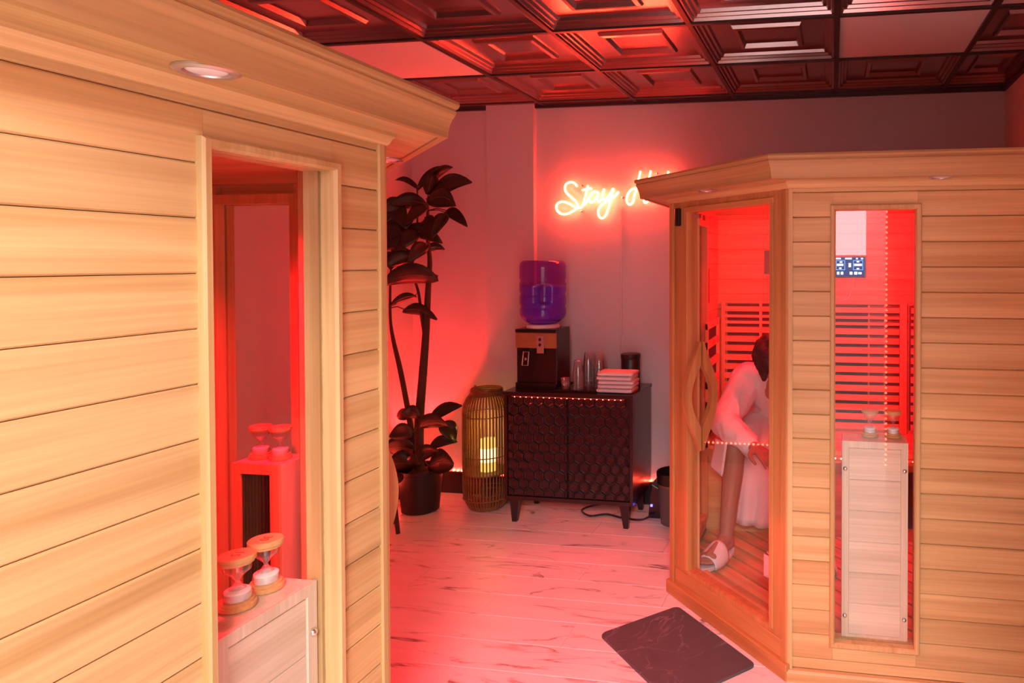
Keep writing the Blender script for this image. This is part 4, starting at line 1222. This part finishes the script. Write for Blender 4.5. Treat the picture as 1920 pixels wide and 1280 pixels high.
tag(mt, 'dark slate-look bath mat on the floor before the right sauna door', 'mat')

# ------------------------------------------------------------------ the seated person
per = empty('person', (-0.285, 3.80, 0.0), 0, 'person in a white robe and slippers, head bowed, sitting in the right sauna', 'person')
pp = Vector(per.location)
def L3(p): return Vector(p) - pp
B = MB()
def cap(mb, a, ra, b, rb, n=14): capsule(mb, L3(a), ra, L3(b), rb, n)
hipc = (-0.275, 3.84, 0.635)
cap(B, (-0.355, 3.85, 0.625), 0.095, (-0.195, 3.85, 0.625), 0.095)
cap(B, hipc, 0.115, (-0.278, 3.74, 0.77), 0.105)
cap(B, (-0.278, 3.74, 0.77), 0.105, (-0.282, 3.65, 0.87), 0.110)
cap(B, (-0.40, 3.65, 0.885), 0.052, (-0.165, 3.64, 0.885), 0.052)
cap(B, (-0.282, 3.63, 0.90), 0.065, (-0.290, 3.545, 0.965), 0.052)
# head: bowed, crown towards the viewer
hc = Vector((-0.297, 3.475, 1.015)); fdir = Vector((0.36, -0.42, -0.83)).normalized()
hup = (Vector((0, -0.8, 0.62)) - fdir * Vector((0, -0.8, 0.62)).dot(fdir)).normalized(); hrt = fdir.cross(hup)
def H(f, u, r): return tuple(hc + fdir * f + hup * u + hrt * r)
cap(B, H(-0.012, 0.030, 0), 0.083, H(0.012, 0.022, 0), 0.080)
cap(B, H(0.030, -0.030, 0), 0.060, H(0.042, -0.075, 0), 0.036)
cap(B, H(0.086, 0.010, 0), 0.008, H(0.100, -0.028, 0), 0.012, 8)
for s in (-1, 1):
    cap(B, H(0.080, 0.022, 0.018 * s), 0.010, H(0.072, 0.024, 0.050 * s), 0.010, 8)
    cap(B, H(0.0, 0.012, 0.083 * s), 0.014, H(-0.004, -0.020, 0.083 * s), 0.010, 8)
    cap(B, H(0.060, -0.02, 0.032 * s), 0.028, H(0.058, -0.03, 0.036 * s), 0.026, 8)
arms = {-1: ((-0.455, 3.645, 0.885), (-0.545, 3.475, 0.690), (-0.385, 3.330, 0.610)),
        1: ((-0.120, 3.635, 0.885), (-0.060, 3.470, 0.690), (-0.205, 3.330, 0.610))}
for s, (sh_, el, wr) in arms.items():
    cap(B, sh_, 0.048, el, 0.038); cap(B, el, 0.038, wr, 0.028)
legs = {-1: ((-0.365, 3.84, 0.615), (-0.490, 3.430, 0.560), (-0.520, 3.335, 0.155), (-0.610, 3.115, 0.100)),
        1: ((-0.190, 3.84, 0.615), (-0.095, 3.430, 0.560), (-0.075, 3.350, 0.155), (-0.035, 3.120, 0.100))}
for s, (hp, kn, an, to) in legs.items():
    hp, kn, an, to = map(Vector, (hp, kn, an, to))
    cap(B, hp, 0.085, kn, 0.058)
    mid = kn.lerp(an, 0.32) + Vector((0, 0.018, 0))
    cap(B, kn, 0.055, mid, 0.054); cap(B, mid, 0.054, an, 0.034)
    heel = an + Vector((0.012, 0.02, -0.042)); fd = (to - an); fd.z = 0; fd.normalize()
    sd = Vector((fd.y, -fd.x, 0))
    ball = heel + fd * 0.185 + Vector((0, 0, -0.004))
    cap(B, an, 0.036, heel, 0.030, 10); cap(B, heel, 0.030, ball, 0.026, 10); cap(B, an - Vector((0, 0, 0.01)), 0.034, ball + Vector((0, 0, 0.008)), 0.022, 10)
    cap(B, ball - sd * 0.020, 0.024, ball + sd * 0.024, 0.021, 10)
    for q, (off, ln, tr) in enumerate(((-0.030 * s, 0.050, 0.0125), (-0.010 * s, 0.048, 0.0095), (0.006 * s, 0.043, 0.009), (0.020 * s, 0.037, 0.0085), (0.033 * s, 0.029, 0.008))):
        r0 = ball + sd * off + Vector((0, 0, -0.004))
        cap(B, r0, tr + 0.002, r0 + fd * ln + Vector((0, 0, -0.006)), tr, 8)
# hands: palms with separate bent fingers, laced loosely between the knees
def hand(s, wr, fwd, up_):
    wr = Vector(wr); fwd = Vector(fwd).normalized(); up_ = Vector(up_); up_ = (up_ - fwd * up_.dot(fwd)).normalized(); ac = fwd.cross(up_) * s
    for q in (-0.026, -0.009, 0.009, 0.026):
        cap(B, wr + ac * q * 0.6, 0.015, wr + fwd * 0.082 + ac * q, 0.0125, 8)
    for q, ln, cu in ((-0.030, 0.070, 0.5), (-0.010, 0.080, 0.6), (0.010, 0.076, 0.7), (0.030, 0.060, 0.8)):
        p = wr + fwd * 0.085 + ac * q * 1.12
        d = fwd.copy()
        for seg, (fr, r0, r1) in enumerate(((0.45, 0.0095, 0.0088), (0.32, 0.0088, 0.0082), (0.23, 0.0082, 0.0072))):
            ang = cu * (0.7, 1.0, 0.7)[seg]
            d = (d * cos(ang) - up_ * sin(ang)).normalized(); nup = up_
            e = p + d * ln * fr
            cap(B, p, r0, e, r1, 8); p = e
    p = wr + fwd * 0.028 - ac * 0.030
    for d, ln, r0, r1 in ((fwd * 0.6 - ac * 0.75, 0.040, 0.0135, 0.0115), (fwd * 0.9 - ac * 0.25 - up_ * 0.2, 0.032, 0.0115, 0.0100), (fwd - up_ * 0.4, 0.026, 0.0100, 0.0085)):
        e = p + d.normalized() * ln
        cap(B, p, r0, e, r1, 8); p = e
hand(-1, arms[-1][2], (0.62, -0.62, -0.18), (-0.05, -0.25, 0.95))
hand(1, (-0.195, 3.325, 0.635), (-0.62, -0.66, -0.10), (0.05, -0.25, 0.95))
body_me = blend_mesh('body', B, 0.0046, 3, 0.5)
body = link_mesh('body', body_me, M['skin'], per)
for s in (-1, 1):
    e = MB(); c = Vector(H(0.070, 0.008, 0.030 * s)) - pp
    R = [[tuple(c + Vector((sin(th) * cos(f), sin(th) * sin(f), cos(th))) * 0.011) for f in [2 * pi * i / 12 for i in range(12)]] for th in (0.2, 0.6, 1.0, 1.57, 2.1, 2.6, 2.95)]
    e.rings(R).build('eye', M['eyewhite'], per, smooth=True)
lm = MB(); lm.tube([Vector(H(0.080, -0.052, -0.022)) - pp, Vector(H(0.087, -0.050, 0)) - pp, Vector(H(0.080, -0.052, 0.022)) - pp], [0.003, 0.006, 0.003], 8)
lm.build('mouth', M['lip'], per, smooth=True)
# hair
Hm = MB()
rnd = random.Random(3)
for k in range(150):
    th, ph = math.acos(rnd.uniform(-0.25, 1)), rnd.uniform(0, 2 * pi)
    dv = Vector((sin(th) * cos(ph), sin(th) * sin(ph), cos(th)))
    f_, u_, r_ = -0.02 + dv.y * 0.083, 0.028 + dv.z * 0.085, dv.x * 0.078
    if f_ > 0.042 and u_ < 0.070: continue
    c = Vector(H(f_, u_, r_)); rr = rnd.uniform(0.020, 0.032)
    cap(Hm, c, rr, tuple(c + Vector((rnd.uniform(-.01, .01), rnd.uniform(-.01, .01), rnd.uniform(-.012, .006)))), rr * 0.8, 7)
for k in range(40):
    a_ = rnd.uniform(-1.7, 1.7)
    c = Vector(H(-0.06 + 0.03 * cos(a_) * -1, rnd.uniform(-0.055, 0.02), 0.072 * sin(a_)))
    cap(Hm, c, 0.020, tuple(c + Vector((0, 0.004, -0.012))), 0.016, 7)
for k in range(34):
    a_ = rnd.uniform(-1.3, 1.3)
    c = Vector(H(0.052 + rnd.uniform(-0.03, 0.02), 0.075 * cos(a_) + 0.012, 0.080 * sin(a_)))
    cap(Hm, c, 0.022, tuple(c + Vector((0, -0.006, -0.022))), 0.014, 7)
cap(Hm, H(-0.03, 0.03, 0), 0.076, H(-0.035, 0.02, 0), 0.074)
link_mesh('hair', blend_mesh('hair', Hm, 0.0065, 2, 0.4), M['hair'], per)
# robe
Rb = MB()
cap(Rb, (-0.365, 3.85, 0.645), 0.118, (-0.185, 3.85, 0.645), 0.118)
cap(Rb, hipc, 0.150, (-0.278, 3.745, 0.785), 0.140)
cap(Rb, (-0.32, 3.745, 0.78), 0.130, (-0.33, 3.665, 0.875), 0.112); cap(Rb, (-0.235, 3.745, 0.78), 0.130, (-0.230, 3.660, 0.875), 0.112)
cap(Rb, (-0.425, 3.655, 0.893), 0.085, (-0.150, 3.645, 0.893), 0.085)
cap(Rb, (-0.282, 3.64, 0.925), 0.085, (-0.288, 3.585, 0.965), 0.072)
for s, (sh_, el, wr) in arms.items():
    sh_, el, wr = map(Vector, (sh_, el, wr))
    md = sh_.lerp(el, 0.5) + Vector((0.012 * s, 0, -0.018))
    cap(Rb, sh_, 0.086, md, 0.088); cap(Rb, md, 0.088, el, 0.074)
    cf = el.lerp(wr, 0.80)
    cap(Rb, el, 0.076, el.lerp(wr, 0.4) + Vector((0, 0, -0.006)), 0.074); cap(Rb, el.lerp(wr, 0.4) + Vector((0, 0, -0.006)), 0.074, cf + Vector((0, 0, -0.012)), 0.052)
    cap(Rb, el.lerp(wr, 0.72) + Vector((0, 0, -0.05)), 0.030, cf + Vector((0.004, 0.01, -0.072)), 0.018)
for s, (hp, kn, an, to) in legs.items():
    hp, kn = Vector(hp), Vector(kn)
    cap(Rb, hp + Vector((0, 0, 0.01)), 0.118, hp.lerp(kn, 0.45) + Vector((0, 0, 0.012)), 0.100); cap(Rb, hp.lerp(kn, 0.45) + Vector((0, 0, 0.012)), 0.100, hp.lerp(kn, 0.83) + Vector((0, 0, 0.014)), 0.068)
rme = blend_mesh('robe', Rb, 0.008, 6, 0.55)
for v in rme.vertices:
    p = v.co
    k = noise.noise(Vector((p.x * 10, p.y * 10, p.z * 5))) * 0.015 - abs(noise.noise(Vector((p.x * 17 + 9, p.y * 15, p.z * 9)))) * 0.012 + noise.noise(Vector((p.x * 26 + 4, p.y * 22, p.z * 16))) * 0.005
    v.co = p + v.normal * max(k, -0.009)
rme.update()
robe = link_mesh('robe', rme, M['robe'], per)
def drape(name, top, bottom, nfold, amp, thick=0.010, rows_=12, cols=26, hem=0.0):
    """hanging cloth between a top edge and a bottom edge with soft vertical folds"""
    (a, b), (c, d) = [list(map(Vector, e)) for e in (top, bottom)]
    vs = []
    for i in range(rows_ + 1):
        v = i / rows_
        for j in range(cols + 1):
            u = j / cols
            p = (a.lerp(b, u)).lerp(c.lerp(d, u), v)
            fo = sin(u * nfold * 2 * pi + 0.8 * v) * amp * (0.3 + 0.7 * v) + noise.noise(Vector((u * 4, v * 3, nfold * 1.0))) * amp * 0.7
            p = p + Vector((0.25 * fo, fo, -hem * sin(u * pi) * v))
            vs.append(tuple(p - pp))
    fs = [(i * (cols + 1) + j, i * (cols + 1) + j + 1, (i + 1) * (cols + 1) + j + 1, (i + 1) * (cols + 1) + j) for i in range(rows_) for j in range(cols)]
    me = bpy.data.meshes.new(name); me.from_pydata(vs, [], fs)
    for p in me.polygons: p.use_smooth = True
    o = link_mesh(name, me, M['robe'], robe)
    s = o.modifiers.new('thick', 'SOLIDIFY'); s.thickness = thick
    return o
drape('robe_skirt', ((-0.465, 3.555, 0.560), (-0.13, 3.555, 0.560)), ((-0.500, 3.520, 0.150), (-0.17, 3.520, 0.120)), 4, 0.014)
drape('robe_flap', ((-0.590, 3.480, 0.600), (-0.515, 3.352, 0.612)), ((-0.610, 3.420, 0.470), (-0.535, 3.335, 0.452)), 1, 0.002, cols=10)
# slippers
for s, (hp, kn, an, to) in legs.items():
    an, to = Vector(an), Vector(to)
    heel = an + Vector((0.012, 0.02, -0.042)); fd = (to - an); fd.z = 0; fd.normalize()
    sd = Vector((fd.y, -fd.x, 0))
    out0, out1 = [], []
    N = 28
    for i in range(N):
        t = 2 * pi * i / N
        l = cos(t); q = sin(t)
        wd_ = 0.046 + 0.008 * l
        p = heel + fd * (0.105 + l * 0.148) + sd * q * wd_
        out0.append(tuple(Vector((p.x, p.y, ZF + 0.0005)) - pp)); out1.append(tuple(Vector((p.x, p.y, ZF + 0.020)) - pp))
    sl = MB().prism(out0, out1).build('slipper', M['slipper'], per, bevel=0.003, segs=1)
    rows_ = []
    for i in range(9):
        v = i / 8
        c = heel + fd * (0.095 + 0.115 * v)
        hgt = 0.098 - 0.040 * v
        rr = 0.055 + 0.004 * sin(pi * v) - (0.006 * max(0, v - 0.7) / 0.3)
        r = []
        for k in range(15):
            a_ = pi * k / 14
            z = ZF + 0.008 + (hgt - 0.008) * sin(a_) ** 0.7
            p = c + sd * (-cos(a_) * rr)
            r.append(tuple(Vector((p.x, p.y, z)) - pp))
        rows_.append(r)
    vs = [p for r in rows_ for p in r]
    fs = [(i * 15 + j, i * 15 + j + 1, (i + 1) * 15 + j + 1, (i + 1) * 15 + j) for i in range(8) for j in range(14)]
    me = bpy.data.meshes.new('slipper_strap'); me.from_pydata(vs, [], fs)
    for p in me.polygons: p.use_smooth = True
    o = link_mesh('slipper_strap', me, M['slipper'], sl)
    md = o.modifiers.new('thick', 'SOLIDIFY'); md.thickness = 0.004; md.offset = 1
